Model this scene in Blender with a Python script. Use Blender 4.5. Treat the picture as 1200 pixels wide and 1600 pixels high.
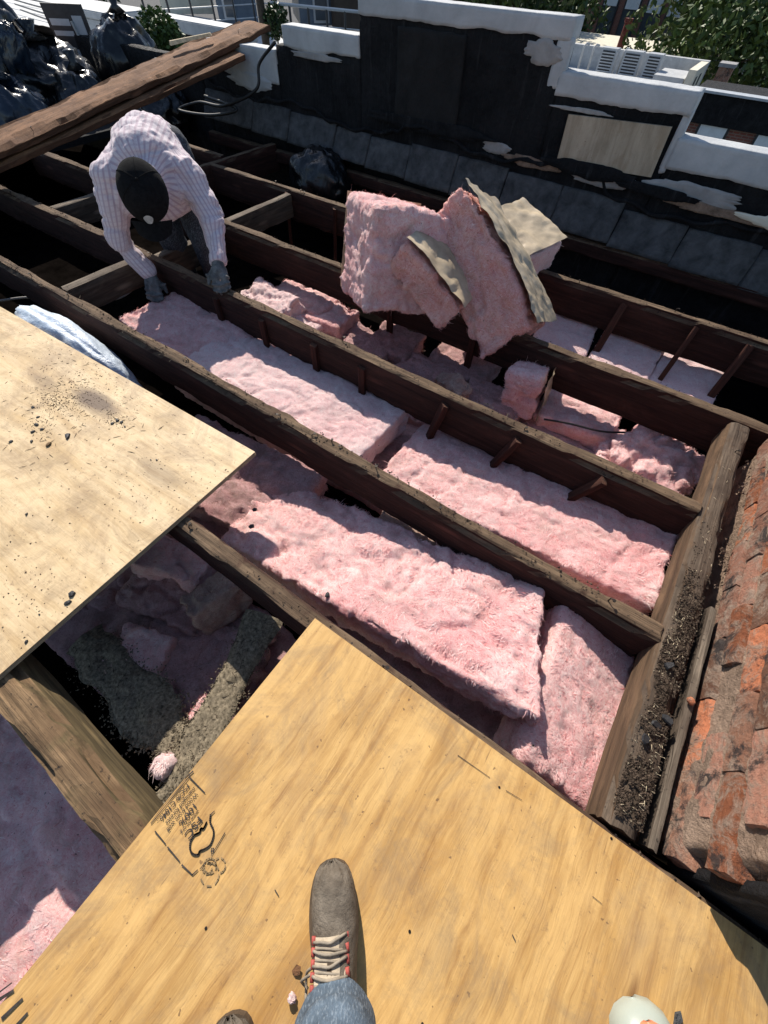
import bpy, bmesh, math, random
import numpy as np
from mathutils import Vector, Matrix

S = bpy.context.scene
for o in list(bpy.data.objects): bpy.data.objects.remove(o)
C = S.collection
rnd = random.Random(7)
R = math.radians

# ------------------------------------------------------------------ camera
H = 1.2                                   # the phone is held 1.2 m above the joist tops
YAW, PITCH, ROLL, FPX = R(123.7157), R(55.8896), R(2.0716), 628.434
_f = Vector((math.cos(YAW)*math.cos(PITCH), math.sin(YAW)*math.cos(PITCH), -math.sin(PITCH)))
_r0 = Vector((math.sin(YAW), -math.cos(YAW), 0)); _u0 = _r0.cross(_f)
_r = math.cos(ROLL)*_r0 + math.sin(ROLL)*_u0
_u = -math.sin(ROLL)*_r0 + math.cos(ROLL)*_u0
cam = bpy.data.cameras.new('camera'); cam_o = bpy.data.objects.new('camera', cam); C.objects.link(cam_o)
cam_o.matrix_world = Matrix(((_r.x, _u.x, -_f.x, 0), (_r.y, _u.y, -_f.y, 0), (_r.z, _u.z, -_f.z, H), (0, 0, 0, 1)))
cam.sensor_fit = 'HORIZONTAL'; cam.sensor_width = 36; cam.lens = FPX/1200*36
cam.clip_start = 0.02; cam.clip_end = 2000
S.camera = cam_o
S.render.resolution_x, S.render.resolution_y = 768, 1024

# ------------------------------------------------------------------ sky, sun, exposure
SUN = Vector((-0.95, 0.75, 1.0)).normalized()          # towards the sun
wd = bpy.data.worlds.new('World'); S.world = wd; wd.use_nodes = True
wn = wd.node_tree.nodes; wl = wd.node_tree.links
bg = wn['Background']; sky = wn.new('ShaderNodeTexSky'); sky.sky_type = 'NISHITA'; sky.sun_disc = False
sky.sun_elevation = math.asin(SUN.z); sky.sun_rotation = math.atan2(SUN.x, SUN.y)
sky.air_density = 1.0; sky.dust_density = 0.6
wl.new(sky.outputs[0], bg.inputs[0]); bg.inputs[1].default_value = 0.11
sl = bpy.data.lights.new('sun', 'SUN'); sl.energy = 4.9; sl.angle = R(0.55); sl.color = (1.0, 0.93, 0.83)
so = bpy.data.objects.new('sun', sl); C.objects.link(so)
so.rotation_euler = SUN.to_track_quat('Z', 'Y').to_euler(); so.location = (-20, 16, 22)
S.view_settings.view_transform = 'Standard'; S.view_settings.look = 'None'
S.view_settings.exposure = 0.45; S.view_settings.gamma = 1.0

def at(px, py, z=0.0):
    """photo pixel (1200x1600) -> the world point it shows when that point is at height z"""
    d = _f + (px-600)/FPX*_r - (py-800)/FPX*_u
    return Vector((0, 0, H)) + d*((z-H)/d.z)
def aty(px, py, y):
    d = _f + (px-600)/FPX*_r - (py-800)/FPX*_u
    return Vector((0, 0, H)) + d*(y/d.y)

# ------------------------------------------------------------------ noise
def _h(ix, iy, iz, s):
    with np.errstate(over='ignore'):
        n = (ix.astype(np.uint32)*np.uint32(374761393) + iy.astype(np.uint32)*np.uint32(668265263)
             + iz.astype(np.uint32)*np.uint32(2147483647 & 1274126177) + np.uint32(s*7919+13))
        n = (n ^ (n >> np.uint32(13)))*np.uint32(1274126177)
        n = n ^ (n >> np.uint32(16))
    return (n & np.uint32(0xffffff)).astype(np.float64)/16777215.0
def vn(P, s=0):
    P = np.asarray(P, float) + 1000.0
    i = np.floor(P).astype(np.int64); f = P-i; f = f*f*(3-2*f)
    x, y, z = i[:, 0], i[:, 1], i[:, 2]; a, b, c = f[:, 0], f[:, 1], f[:, 2]
    def L(dx, dy, dz): return _h(x+dx, y+dy, z+dz, s)
    x00 = L(0,0,0)*(1-a)+L(1,0,0)*a; x10 = L(0,1,0)*(1-a)+L(1,1,0)*a
    x01 = L(0,0,1)*(1-a)+L(1,0,1)*a; x11 = L(0,1,1)*(1-a)+L(1,1,1)*a
    return (x00*(1-b)+x10*b)*(1-c)+(x01*(1-b)+x11*b)*c
def fbm(P, o=4, s=0, g=.5):
    P = np.asarray(P, float); r = 0; a = 1; t = 0
    for k in range(o):
        r = r + a*(vn(P*2**k, s+k*17)-.5); t += a; a *= g
    return r/t*2
def ridge(P, o=3, s=0):
    P = np.asarray(P, float); r = 0; a = 1; t = 0
    for k in range(o):
        r = r + a*(1-np.abs(2*vn(P*2**k, s+k*31)-1)); t += a; a *= .5
    return r/t

# ------------------------------------------------------------------ materials
class N:
    def __init__(s, name):
        s.m = bpy.data.materials.new(name); s.m.use_nodes = True
        s.t = s.m.node_tree; s.b = s.t.nodes['Principled BSDF']
    def n(s, ty, **k):
        o = s.t.nodes.new(ty)
        for a, v in k.items(): setattr(o, a, v)
        return o
    def l(s, a, b): s.t.links.new(a, b)
    def coord(s, kind='Object', scale=(1,1,1), rot=(0,0,0), loc=(0,0,0)):
        t = s.n('ShaderNodeTexCoord'); m = s.n('ShaderNodeMapping')
        m.inputs['Scale'].default_value = scale; m.inputs['Rotation'].default_value = rot; m.inputs['Location'].default_value = loc
        s.l(t.outputs[kind], m.inputs[0]); return m.outputs[0]
    def noise(s, co, sc=5, det=5, rough=.55, dist=0.0):
        x = s.n('ShaderNodeTexNoise'); x.inputs['Scale'].default_value = sc; x.inputs['Detail'].default_value = det
        x.inputs['Roughness'].default_value = rough; x.inputs['Distortion'].default_value = dist
        s.l(co, x.inputs['Vector']); return x.outputs[0]
    def ramp(s, f, *st):
        r = s.n('ShaderNodeValToRGB'); e = r.color_ramp.elements
        while len(e) < len(st): e.new(.5)
        for i, (p, c) in enumerate(st):
            e[i].position = p; e[i].color = (*c, 1) if len(c) == 3 else c
        s.l(f, r.inputs[0]); return r.outputs[0]
    def fr(s, f, a, b):                      # float ramp
        r = s.n('ShaderNodeMapRange'); r.clamp = True
        r.inputs[1].default_value = a; r.inputs[2].default_value = b
        s.l(f, r.inputs[0]); return r.outputs[0]
    def mix(s, f, a, b, mode='MIX'):
        x = s.n('ShaderNodeMix', data_type='RGBA', blend_type=mode)
        for i, v in ((0, f), (6, a), (7, b)):
            if hasattr(v, 'links'): s.l(v, x.inputs[i])
            elif i == 0: x.inputs[0].default_value = v
            else: x.inputs[i].default_value = (*v, 1)
        return x.outputs[2]
    def math(s, op, a, b=0.0):
        x = s.n('ShaderNodeMath', operation=op)
        for i, v in ((0, a), (1, b)):
            if hasattr(v, 'links'): s.l(v, x.inputs[i])
            else: x.inputs[i].default_value = v
        return x.outputs[0]
    def bump(s, h, st=.5, d=.005):
        b = s.n('ShaderNodeBump'); b.inputs['Strength'].default_value = st; b.inputs['Distance'].default_value = d
        s.l(h, b.inputs['Height']); s.l(b.outputs[0], s.b.inputs['Normal'])
    def col(s, c):
        if hasattr(c, 'links'): s.l(c, s.b.inputs['Base Color'])
        else: s.b.inputs['Base Color'].default_value = (*c, 1)
    def set(s, **k):
        for a, v in k.items():
            i = s.b.inputs[a.replace('_', ' ')]
            if hasattr(v, 'links'): s.l(v, i)
            else: i.default_value = v
        return s

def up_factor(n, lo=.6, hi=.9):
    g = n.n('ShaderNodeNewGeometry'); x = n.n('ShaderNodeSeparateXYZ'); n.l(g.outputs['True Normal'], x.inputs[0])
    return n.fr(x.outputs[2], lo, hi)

def m_timber(name, side, top, grain=1.0, dust=.5):
    n = N(name)
    g = n.noise(n.coord(scale=(1.3, 26, 26)), 2.2*grain, 6, .65, .4)
    fine = n.noise(n.coord(scale=(5, 160, 160)), 1.0, 4, .7)
    big = n.noise(n.coord(scale=(1, 1, 1)), 4.5, 4, .6)
    sp = n.noise(n.coord(scale=(1, 1, 1)), 60, 3, .7)
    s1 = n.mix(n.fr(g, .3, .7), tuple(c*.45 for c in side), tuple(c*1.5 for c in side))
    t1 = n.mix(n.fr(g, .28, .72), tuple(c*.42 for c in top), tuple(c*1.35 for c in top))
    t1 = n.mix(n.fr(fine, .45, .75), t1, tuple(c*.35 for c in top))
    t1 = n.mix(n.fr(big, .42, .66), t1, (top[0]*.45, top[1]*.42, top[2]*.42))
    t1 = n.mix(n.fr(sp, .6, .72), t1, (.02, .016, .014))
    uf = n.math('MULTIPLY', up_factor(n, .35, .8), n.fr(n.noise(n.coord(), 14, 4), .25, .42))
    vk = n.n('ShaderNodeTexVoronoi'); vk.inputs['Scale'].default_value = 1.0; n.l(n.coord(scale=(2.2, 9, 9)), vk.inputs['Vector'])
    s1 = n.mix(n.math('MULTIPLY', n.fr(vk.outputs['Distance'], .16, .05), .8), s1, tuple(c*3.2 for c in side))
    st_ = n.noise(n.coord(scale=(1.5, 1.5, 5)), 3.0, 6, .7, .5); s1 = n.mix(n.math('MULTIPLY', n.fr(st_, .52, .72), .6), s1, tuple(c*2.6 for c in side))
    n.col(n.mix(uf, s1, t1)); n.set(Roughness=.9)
    n.b.inputs['Specular IOR Level'].default_value = .25
    n.bump(n.math('ADD', n.math('MULTIPLY', g, .9), n.math('MULTIPLY', fine, .6)), .9, .006)
    return n.m

def m_ply(name, light, mid, dark, dirt=0.0, stain=None):
    n = N(name)                               # grain along local X; slow warp bends the figure into flames
    co = n.coord()
    wn_ = n.n('ShaderNodeTexNoise'); wn_.inputs['Scale'].default_value = 1.0; wn_.inputs['Detail'].default_value = 4; wn_.inputs['Roughness'].default_value = .55
    n.l(n.coord(scale=(2.2, 4.5, 1)), wn_.inputs['Vector'])
    sub = n.n('ShaderNodeVectorMath', operation='SUBTRACT'); n.l(wn_.outputs['Color'], sub.inputs[0]); sub.inputs[1].default_value = (.5, .5, .5)
    mul = n.n('ShaderNodeVectorMath', operation='MULTIPLY'); n.l(sub.outputs[0], mul.inputs[0]); mul.inputs[1].default_value = (.1, .085, 0)
    add = n.n('ShaderNodeVectorMath', operation='ADD'); n.l(co, add.inputs[0]); n.l(mul.outputs[0], add.inputs[1])
    def sc(v, loc=(0, 0, 0)):
        m = n.n('ShaderNodeMapping'); m.inputs['Scale'].default_value = v; m.inputs['Location'].default_value = loc; n.l(add.outputs[0], m.inputs[0]); return m.outputs[0]
    g1 = n.noise(sc((.8, 9, 1)), 1.5, 4, .6)
    g1b = n.noise(sc((1.1, 26, 1), (3, 1, 0)), 1.5, 4, .6)
    g2 = n.noise(sc((3.5, 80, 1), (3, 1, 0)), 1.5, 5, .7)
    g3 = n.noise(sc((10, 320, 1)), 1.0, 3, .6)
    pat = n.noise(n.coord(scale=(1.6, 3.2, 1), loc=(9, 4, 0)), 1.9, 6, .66, .6)
    pat2 = n.noise(n.coord(scale=(4, 7, 1), loc=(2, 6, 0)), 1.9, 6, .7, .8)
    c = n.mix(n.fr(g1, .34, .66), light, mid)
    c = n.mix(n.math('MULTIPLY', n.fr(g1b, .5, .68), .6), c, dark)
    c = n.mix(n.math('MULTIPLY', n.fr(g1b, .44, .30), .55), c, tuple(min(1, v*1.14) for v in light))
    c = n.mix(n.math('MULTIPLY', n.fr(g2, .5, .72), .5), c, dark)
    c = n.mix(n.math('MULTIPLY', n.fr(g2, .42, .25), .45), c, tuple(min(1, v*1.2) for v in light))
    c = n.mix(n.math('MULTIPLY', n.fr(g3, .5, .8), .25), c, tuple(v*.6 for v in dark))
    c = n.mix(n.math('MULTIPLY', n.fr(pat, .47, .66), .7), c, tuple(min(1, v*1.16) for v in light))
    c = n.mix(n.math('MULTIPLY', n.fr(pat, .46, .28), .7), c, tuple(v*.74 for v in mid))
    c = n.mix(n.math('MULTIPLY', n.fr(pat2, .55, .75), .4), c, tuple(v*.82 for v in dark))
    # fine checks and specks
    ck = n.noise(n.coord(scale=(6, 90, 1), loc=(1.3, 7, 0)), 1.1, 2, .5)
    c = n.mix(n.math('MULTIPLY', n.fr(ck, .71, .76), .6), c, (.09, .05, .025))
    sp = n.noise(n.coord(scale=(1, 1, 1), loc=(5, 5, 0)), 75, 2, .5)
    c = n.mix(n.math('MULTIPLY', n.fr(sp, .72, .76), .7), c, (.11, .06, .03))
    if dirt:
        d1 = n.noise(n.coord(scale=(1.2, 1.2, 1), loc=(2, 8, 0)), 3.4, 9, .75, .7)
        c = n.mix(n.math('MULTIPLY', n.fr(d1, .5, .72), dirt), c, (.26, .17, .10))
        d2 = n.noise(n.coord(scale=(1, 1, 1)), 38, 6, .8)
        c = n.mix(n.math('MULTIPLY', n.fr(d2, .58, .70), dirt), c, (.17, .10, .055))
    sf = n.noise(n.coord(scale=(2.0, 2.6, 1), loc=(6, 3, 0)), 2.6, 8, .72, 1.0)       # scuffs and footprints
    c = n.mix(n.math('MULTIPLY', n.fr(sf, .5, .66), .5), c, (.25, .17, .095))
    sf2 = n.noise(n.coord(scale=(1, 1, 1), loc=(1, 9, 0)), 22, 8, .82, .5)
    c = n.mix(n.math('MULTIPLY', n.fr(sf2, .55, .7), .3), c, (.22, .15, .085))
    vo = n.n('ShaderNodeTexVoronoi'); vo.inputs['Scale'].default_value = 1.0; n.l(sc((1.6, 5.5, 1), (.4, .3, 0)), vo.inputs['Vector'])
    kn = n.fr(vo.outputs['Distance'], .075, .02); c = n.mix(n.math('MULTIPLY', kn, .75), c, (.16, .07, .025))
    if stain:
        for (cx, cy, ax, ay, st) in stain:      # brushed patches of dried mud
            v = n.coord(loc=(-cx/ax, -cy/ay, 0), scale=(1/ax, 1/ay, 1))
            ln = n.n('ShaderNodeVectorMath', operation='LENGTH'); n.l(v, ln.inputs[0])
            br = n.noise(n.coord(scale=(5, 34, 1)), 2, 6, .75, .3)
            e = n.math('SUBTRACT', n.fr(ln.outputs['Value'], 1.15, .1), n.math('MULTIPLY', br, .75))
            c = n.mix(n.math('MULTIPLY', n.fr(e, -.1, .35), st), c, (.13, .085, .055))
    n.col(c); n.set(Roughness=.62); n.b.inputs['Specular IOR Level'].default_value = .35
    n.bump(n.math('ADD', g2, n.math('MULTIPLY', g3, .6)), .35, .0022)
    return n.m

def m_wool(name, light, mid, deep, dirt=.0, dirtc=(.22, .15, .12)):
    n = N(name)
    a = n.noise(n.coord(scale=(1, 1, 1.6)), 11, 7, .68, 1.6)
    b = n.noise(n.coord(loc=(4, 2, 9)), 46, 7, .78, 2.6)
    f = n.noise(n.coord(scale=(1, 3.4, 1), rot=(.3, .2, .6)), 62, 5, .75, 3.4)
    f2 = n.noise(n.coord(scale=(3.2, 1, 1), rot=(.1, .4, -.5), loc=(8, 1, 3)), 70, 5, .75, 3.0)
    big = n.noise(n.coord(), 3.2, 4, .6)
    white = tuple(min(.93, v*1.08+.05) for v in light)
    c = n.mix(n.fr(a, .36, .60), mid, light)
    c = n.mix(n.math('MULTIPLY', n.fr(big, .50, .68), .55), c, deep)
    c = n.mix(n.math('MULTIPLY', n.fr(b, .52, .37), .8), c, deep)
    c = n.mix(n.math('MULTIPLY', n.fr(f, .50, .64), .7), c, white)
    c = n.mix(n.math('MULTIPLY', n.fr(f2, .52, .64), .6), c, white)
    c = n.mix(n.math('MULTIPLY', n.fr(f, .46, .33), .4), c, deep)
    if dirt:
        d = n.noise(n.coord(loc=(7, 7, 7)), 7, 8, .78, .6)
        c = n.mix(n.math('MULTIPLY', n.fr(d, .5, .68), dirt), c, dirtc)
    sp = n.noise(n.coord(loc=(3, 3, 3)), 90, 2, .5)
    c = n.mix(n.math('MULTIPLY', n.fr(sp, .72, .75), .75), c, (.10, .06, .05))
    n.col(c); n.set(Roughness=1.0); n.b.inputs['Specular IOR Level'].default_value = .05
    n.b.inputs['Sheen Weight'].default_value = .15; n.b.inputs['Sheen Roughness'].default_value = .6
    h = n.math('ADD', n.math('MULTIPLY', b, 1.2), n.math('ADD', f, f2))
    n.bump(h, .6, .009)
    return n.m

def m_plain(name, c, rough=.7, var=.25, sc=8, bump=.3, bd=.004, metal=0, spec=.4, c2=None, aniso=(1,1,1)):
    n = N(name)
    a = n.noise(n.coord(scale=aniso), sc, 6, .65, .3)
    n.col(n.mix(n.fr(a, .3, .7), tuple(v*(1-var) for v in c), c2 or tuple(min(1, v*(1+var)) for v in c)))
    n.set(Roughness=rough, Metallic=metal); n.b.inputs['Specular IOR Level'].default_value = spec
    if bump: n.bump(n.noise(n.coord(scale=aniso), sc*5, 5, .7), bump, bd)
    return n.m

def m_tar():
    n = N('tar_coating')
    a = n.noise(n.coord(), 3.2, 7, .72, .4); b = n.noise(n.coord(scale=(1,1,1), loc=(3,3,3)), 26, 6, .75)
    st = n.noise(n.coord(scale=(6, 1, .7)), 3.0, 5, .7, .3)
    c = n.mix(n.fr(a, .4, .7), (.005, .005, .006), (.020, .020, .022))
    c = n.mix(n.math('MULTIPLY', n.fr(st, .58, .78), .55), c, (.085, .086, .09))
    c = n.mix(n.math('MULTIPLY', n.fr(b, .64, .74), .5), c, (.12, .115, .11))
    n.col(c); n.set(Roughness=n.fr(b, -.5, .8)); n.b.inputs['Specular IOR Level'].default_value = .22; n.bump(n.math('ADD', b, n.math('MULTIPLY', st, 1.2)), 1.0, .03); return n.m
def m_whitewash():
    n = N('white_roof_coating')
    a = n.noise(n.coord(), 4, 7, .7, .4); st = n.noise(n.coord(scale=(8, 1, 1)), 2.2, 5, .7)
    c = n.mix(n.fr(a, .3, .7), (.33, .34, .35), (.50, .51, .51))
    c = n.mix(n.math('MULTIPLY', n.fr(st, .55, .8), .4), c, (.40, .41, .42))
    s2 = n.noise(n.coord(loc=(5, 1, 2)), 16, 6, .8)
    c = n.mix(n.math('MULTIPLY', n.fr(s2, .62, .74), .45), c, (.25, .24, .22))
    n.col(c); n.set(Roughness=.75); n.bump(n.noise(n.coord(), 24, 6, .7), .5, .012); return n.m
def m_brick(name, c):
    n = N(name)
    gp_ = n.n('ShaderNodeNewGeometry').outputs['Position']
    def wc(loc):
        m = n.n('ShaderNodeMapping'); m.inputs['Location'].default_value = loc; n.l(gp_, m.inputs[0]); return m.outputs[0]
    a = n.noise(wc((0, 0, 0)), 15, 8, .78, .6); b = n.noise(wc((9, 2, 1)), 55, 6, .8)
    i = n.n('ShaderNodeObjectInfo')
    base = n.mix(i.outputs['Random'], tuple(v*.5 for v in c), tuple(min(1, v*1.35) for v in c))
    col = n.mix(n.math('MULTIPLY', n.fr(a, .47, .60), .85), base, (.34, .26, .20))
    col = n.mix(n.math('MULTIPLY', n.fr(b, .56, .7), .8), col, (.075, .055, .048))
    d = n.noise(wc((1, 6, 3)), 7, 7, .78, .5)
    col = n.mix(n.math('MULTIPLY', n.fr(d, .52, .60), .9), col, (.04, .036, .036))
    n.col(col); n.set(Roughness=.95); n.b.inputs['Specular IOR Level'].default_value = .15
    n.bump(n.math('ADD', a, b), 1.0, .012); return n.m
def m_foliage(name, c):
    n = N(name)
    i = n.n('ShaderNodeNewGeometry')
    n.col(n.mix(i.outputs['Random Per Island'], tuple(v*.5 for v in c), (c[0]*1.7, c[1]*1.5, c[2]*1.2)))
    n.set(Roughness=.55); n.b.inputs['Specular IOR Level'].default_value = .3
    n.b.inputs['Transmission Weight'].default_value = 0.0
    return n.m
def m_bag(name, c, rough=.28):
    n = N(name)
    a = n.noise(n.coord(), 9, 6, .65, 1.0)
    n.col(n.mix(n.fr(a, .35, .7), c, tuple(min(1, v*1.7+.004) for v in c))); n.set(Roughness=n.fr(a, -.6, 3.2))
    n.b.inputs['Roughness'].default_value = rough; n.bump(n.noise(n.coord(scale=(1.4, 1.4, .45)), 6, 3, .5, 1.6), .5, .03); return n.m
def m_stripe():
    n = N('striped_shirt_cloth')
    at_ = n.n('ShaderNodeAttribute', attribute_name='stripe')
    s = n.math('SINE', n.math('MULTIPLY', at_.outputs['Fac'], 2*math.pi/.026))
    s2 = n.math('SINE', n.math('MULTIPLY', at_.outputs['Fac'], 2*math.pi/.013))
    no = n.noise(n.coord(), 14, 5, .7)
    c = n.mix(n.fr(s, .15, .6), (.62, .54, .555), (.45, .345, .385))
    c = n.mix(n.math('MULTIPLY', n.fr(s2, .6, .9), .25), c, (.50, .42, .50))
    wv = n.n('ShaderNodeTexWave', wave_type='BANDS', bands_direction='Z'); wv.inputs['Scale'].default_value = 14; wv.inputs['Distortion'].default_value = 2.0; n.l(n.coord(), wv.inputs[0])
    c = n.mix(n.math('MULTIPLY', n.fr(wv.outputs[1], .7, .95), .35), c, (.44, .34, .38))
    c = n.mix(n.math('MULTIPLY', n.fr(no, .5, .75), .5), c, (.52, .42, .42))
    n.col(c); n.set(Roughness=.9); n.b.inputs['Sheen Weight'].default_value = .15
    n.bump(n.noise(n.coord(scale=(1, 1, 1)), 45, 5, .7), .5, .006); return n.m
def m_denim(name, c):
    n = N(name)
    a = n.noise(n.coord(), 16, 6, .7); w = n.noise(n.coord(scale=(300, 300, 60)), 1, 3, .6)
    col = n.mix(n.fr(a, .35, .7), tuple(v*.6 for v in c), tuple(v*1.5+.02 for v in c))
    col = n.mix(n.math('MULTIPLY', n.fr(w, .5, .75), .45), col, (.34, .40, .46))
    n.col(col); n.set(Roughness=.9); n.bump(n.math('ADD', a, w), .6, .004); return n.m

M = {}
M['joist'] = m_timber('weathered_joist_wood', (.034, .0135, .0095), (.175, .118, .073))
M['header'] = m_timber('weathered_header_wood', (.085, .052, .03), (.125, .092, .066))
M['oldbeam'] = m_timber('rotted_beam_wood', (.10, .072, .035), (.25, .16, .085))
M['strut'] = m_timber('red_brown_strut_wood', (.045, .014, .009), (.14, .065, .04))
M['plank'] = m_timber('rough_brown_board', (.07, .033, .018), (.25, .125, .06), grain=.6)
M['grey_wood'] = m_timber('grey_lumber', (.07, .052, .038), (.20, .16, .12))
M['ply_warm'] = m_ply('warm_plywood_veneer', (.60, .375, .14), (.455, .25, .075), (.265, .122, .034), dirt=.45)
M['ply_pale'] = m_ply('pale_dusty_plywood', (.64, .49, .295), (.56, .39, .195), (.40, .255, .12), dirt=.75,
                      stain=((.76, .17, .20, .075, .95), (.22, .28, .16, .06, .45), (1.05, .22, .14, .05, .4)))
M['ply_edge'] = m_plain('plywood_edge', (.36, .27, .17), .85, .5, 30, .5, aniso=(1, 1, 12))
M['ply_grey'] = m_ply('weathered_plywood_panel', (.42, .35, .26), (.33, .27, .19), (.24, .19, .13), dirt=.2)
M['wool'] = m_wool('pink_glass_wool', (.88, .64, .60), (.84, .46, .435), (.68, .20, .205), dirt=.55, dirtc=(.42, .26, .21))
M['wool_clean'] = m_wool('clean_pink_glass_wool', (.87, .70, .665), (.82, .55, .53), (.70, .34, .345), dirt=.2)
M['wool_dirty'] = m_wool('dark_dirty_pink_glass_wool', (.60, .38, .36), (.48, .25, .24), (.30, .12, .12), dirt=.8)  # darker base than the plain pink wool, with dirt patches over it
M['wool_tan'] = m_wool('brown_dusted_glass_wool', (.52, .38, .29), (.44, .27, .22), (.27, .13, .11), dirt=.75)
M['wool_torn'] = m_wool('torn_bounce_tinted_pink_wool', (.84, .52, .45), (.77, .33, .285), (.58, .15, .13), dirt=.5, dirtc=(.40, .21, .14))  # salmon tones carry warm bounced light on the heap; brown patches are dirt
def m_fibre(name, deep, mid, pale):
    n = N(name); g = n.n('ShaderNodeNewGeometry')
    n.col(n.ramp(g.outputs['Random Per Island'], (0, deep), (.3, mid), (.75, mid), (1, pale))); n.set(Roughness=1.0); n.b.inputs['Specular IOR Level'].default_value = .05; return n.m
M['fibre'] = m_fibre('loose_pink_fibre', (.60, .17, .17), (.84, .50, .47), (.93, .80, .76))
M['fibre_pale'] = m_fibre('loose_pale_fibre', (.66, .30, .30), (.85, .63, .60), (.94, .86, .83))
M['fibre_dirty'] = m_fibre('loose_dirty_fibre', (.18, .08, .07), (.42, .23, .20), (.60, .42, .37))
M['kraft'] = m_plain('kraft_paper_facing', (.47, .375, .25), .42, .35, 6, .25, .006, spec=.5)
M['tar'] = m_tar(); M['white'] = m_whitewash()
M['felt'] = m_plain('grey_roofing_felt', (.075, .076, .078), .9, .6, 11, .9, .02, c2=(.12, .12, .12))
M['dark'] = m_plain('shade_black_boards', (.005, .004, .0035), 1, .5, 9, .5, .01, spec=0)  # near-black, no gloss: deep shade of the bays is put into this colour
M['roofing'] = m_plain('old_black_roofing', (.012, .0115, .0115), .98, .5, 6, .7, .02)
M['brick_a'] = m_brick('orange_red_brick', (.50, .18, .09)); M['brick_b'] = m_brick('dull_red_brick', (.36, .175, .12))
M['brick_c'] = m_brick('mortar_smeared_brick', (.31, .155, .10))
M['mortar'] = m_plain('crumbling_mortar', (.29, .205, .15), .97, .45, 16, 1, .02, spec=.1)
M['debris'] = m_plain('grey_brown_grit', (.20, .165, .115), .95, .75, 90, .6, .004, spec=.15)
M['debris_dark'] = m_plain('dark_bark_grit', (.070, .050, .036), .95, .8, 90, .6, .004, spec=.15)
M['straw'] = m_plain('pale_wood_splinters', (.55, .45, .30), .9, .3, 40, 0)
M['chip'] = m_plain('black_tar_chip', (.018, .018, .02), .55, .5, 40, .6, .003)
M['steel'] = m_plain('rusty_nail_steel', (.03, .024, .02), .6, .4, 50, 0, metal=.6)
M['ink'] = m_plain('faded_black_ink', (.045, .036, .03), .8, .6, 60, 0)
M['ink_soft'] = m_plain('smeared_brown_ink', (.27, .18, .085), .8, .4, 30, 0)
M['bag_black'] = m_bag('black_plastic_film', (.003, .0035, .0045)); M['bag_blue'] = m_bag('dark_blue_plastic_film', (.006, .012, .022))
M['bag_white'] = m_plain('milky_plastic_film', (.55, .62, .70), .35, .15, 7, .5, .02, spec=.5)
M['blue_print'] = m_plain('faint_blue_print', (.28, .35, .48), .5, .2, 20, 0)
M['shirt'] = m_stripe(); M['jeans'] = m_denim('blue_denim', (.055, .085, .12)); M['jeans_dark'] = m_denim('dark_denim', (.010, .013, .022))
M['skin'] = m_plain('skin', (.42, .24, .17), .55, .15, 20, .2)
M['cap'] = m_plain('black_cap_cloth', (.009, .009, .0095), 1, .4, 60, .6, .004, spec=.12)
M['glove'] = m_plain('grey_work_glove', (.095, .10, .10), .85, .6, 26, .6, .004, c2=(.19, .19, .185))
M['silver'] = m_plain('silver_grey_patch', (.34, .35, .34), .5, .4, 60, 0)
M['hair'] = m_plain('grey_hair', (.16, .15, .15), .8, .5, 90, .6)
M['boot'] = m_plain('taupe_nubuck_leather', (.115, .088, .062), .8, .4, 34, .9, .006, c2=(.20, .165, .125))
M['sole'] = m_plain('dark_boot_sole', (.075, .05, .03), .85, .4, 30, .4)
M['lace'] = m_plain('grey_beige_lace', (.27, .225, .17), .85, .3, 60, .4)
M['red'] = m_plain('red_eyelet_webbing', (.36, .07, .055), .7, .3, 60, .3)
M['tongue'] = m_plain('beige_boot_tongue', (.42, .345, .25), .85, .25, 40, .4)
M['sock'] = m_plain('dark_grey_sock', (.05, .05, .06), .9, .3, 60, .4)
M['tub'] = m_plain('pale_green_plastic', (.33, .36, .31), .35, .08, 6, .1)
M['orange'] = m_plain('orange_plastic', (.62, .22, .11), .45, .1, 6, .1)
M['red_print'] = m_plain('faded_red_print', (.42, .12, .09), .6, .2, 30, 0)
M['cable'] = m_plain('black_cable', (.012, .012, .012), .5, .2, 20, 0)
M['cable_grey'] = m_plain('grey_cable', (.22, .21, .20), .6, .2, 20, 0)
M['leaf'] = m_foliage('summer_leaves', (.055, .095, .025)); M['leaf_dark'] = m_foliage('dark_leaves', (.035, .065, .022))
M['bark'] = m_plain('bark', (.07, .055, .04), .95, .4, 12, .8, .03)
M['asphalt'] = m_plain('asphalt', (.05, .05, .052), .95, .3, 3, .3, .02)
M['wallbrick'] = None
M['glass'] = m_plain('window_glass', (.06, .075, .09), .08, .2, 1, 0, spec=.8)
M['blind'] = m_plain('white_blind', (.62, .66, .68), .6, .1, 5, .2)
M['stone'] = m_plain('grey_stone', (.30, .29, .28), .9, .25, 6, .5, .02)
M['cream'] = m_plain('cream_stucco', (.66, .62, .50), .85, .12, 4, .4, .02)
M['metal_grey'] = m_plain('grey_painted_metal', (.42, .44, .46), .5, .15, 5, .1)
M['metal_dark'] = m_plain('dark_painted_metal', (.03, .032, .036), .5, .3, 10, .1)
M['siding'] = m_plain('blue_grey_siding', (.10, .13, .17), .7, .3, 3, .3)
M['brownwall'] = m_plain('dark_brown_siding', (.05, .036, .028), .8, .3, 3, .3)
M['tarp'] = m_plain('taupe_tarpaulin', (.23, .185, .165), .75, .25, 5, .5, .03)
M['redpipe'] = m_plain('dark_red_flue', (.14, .03, .025), .7, .3, 8, .3)

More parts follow.
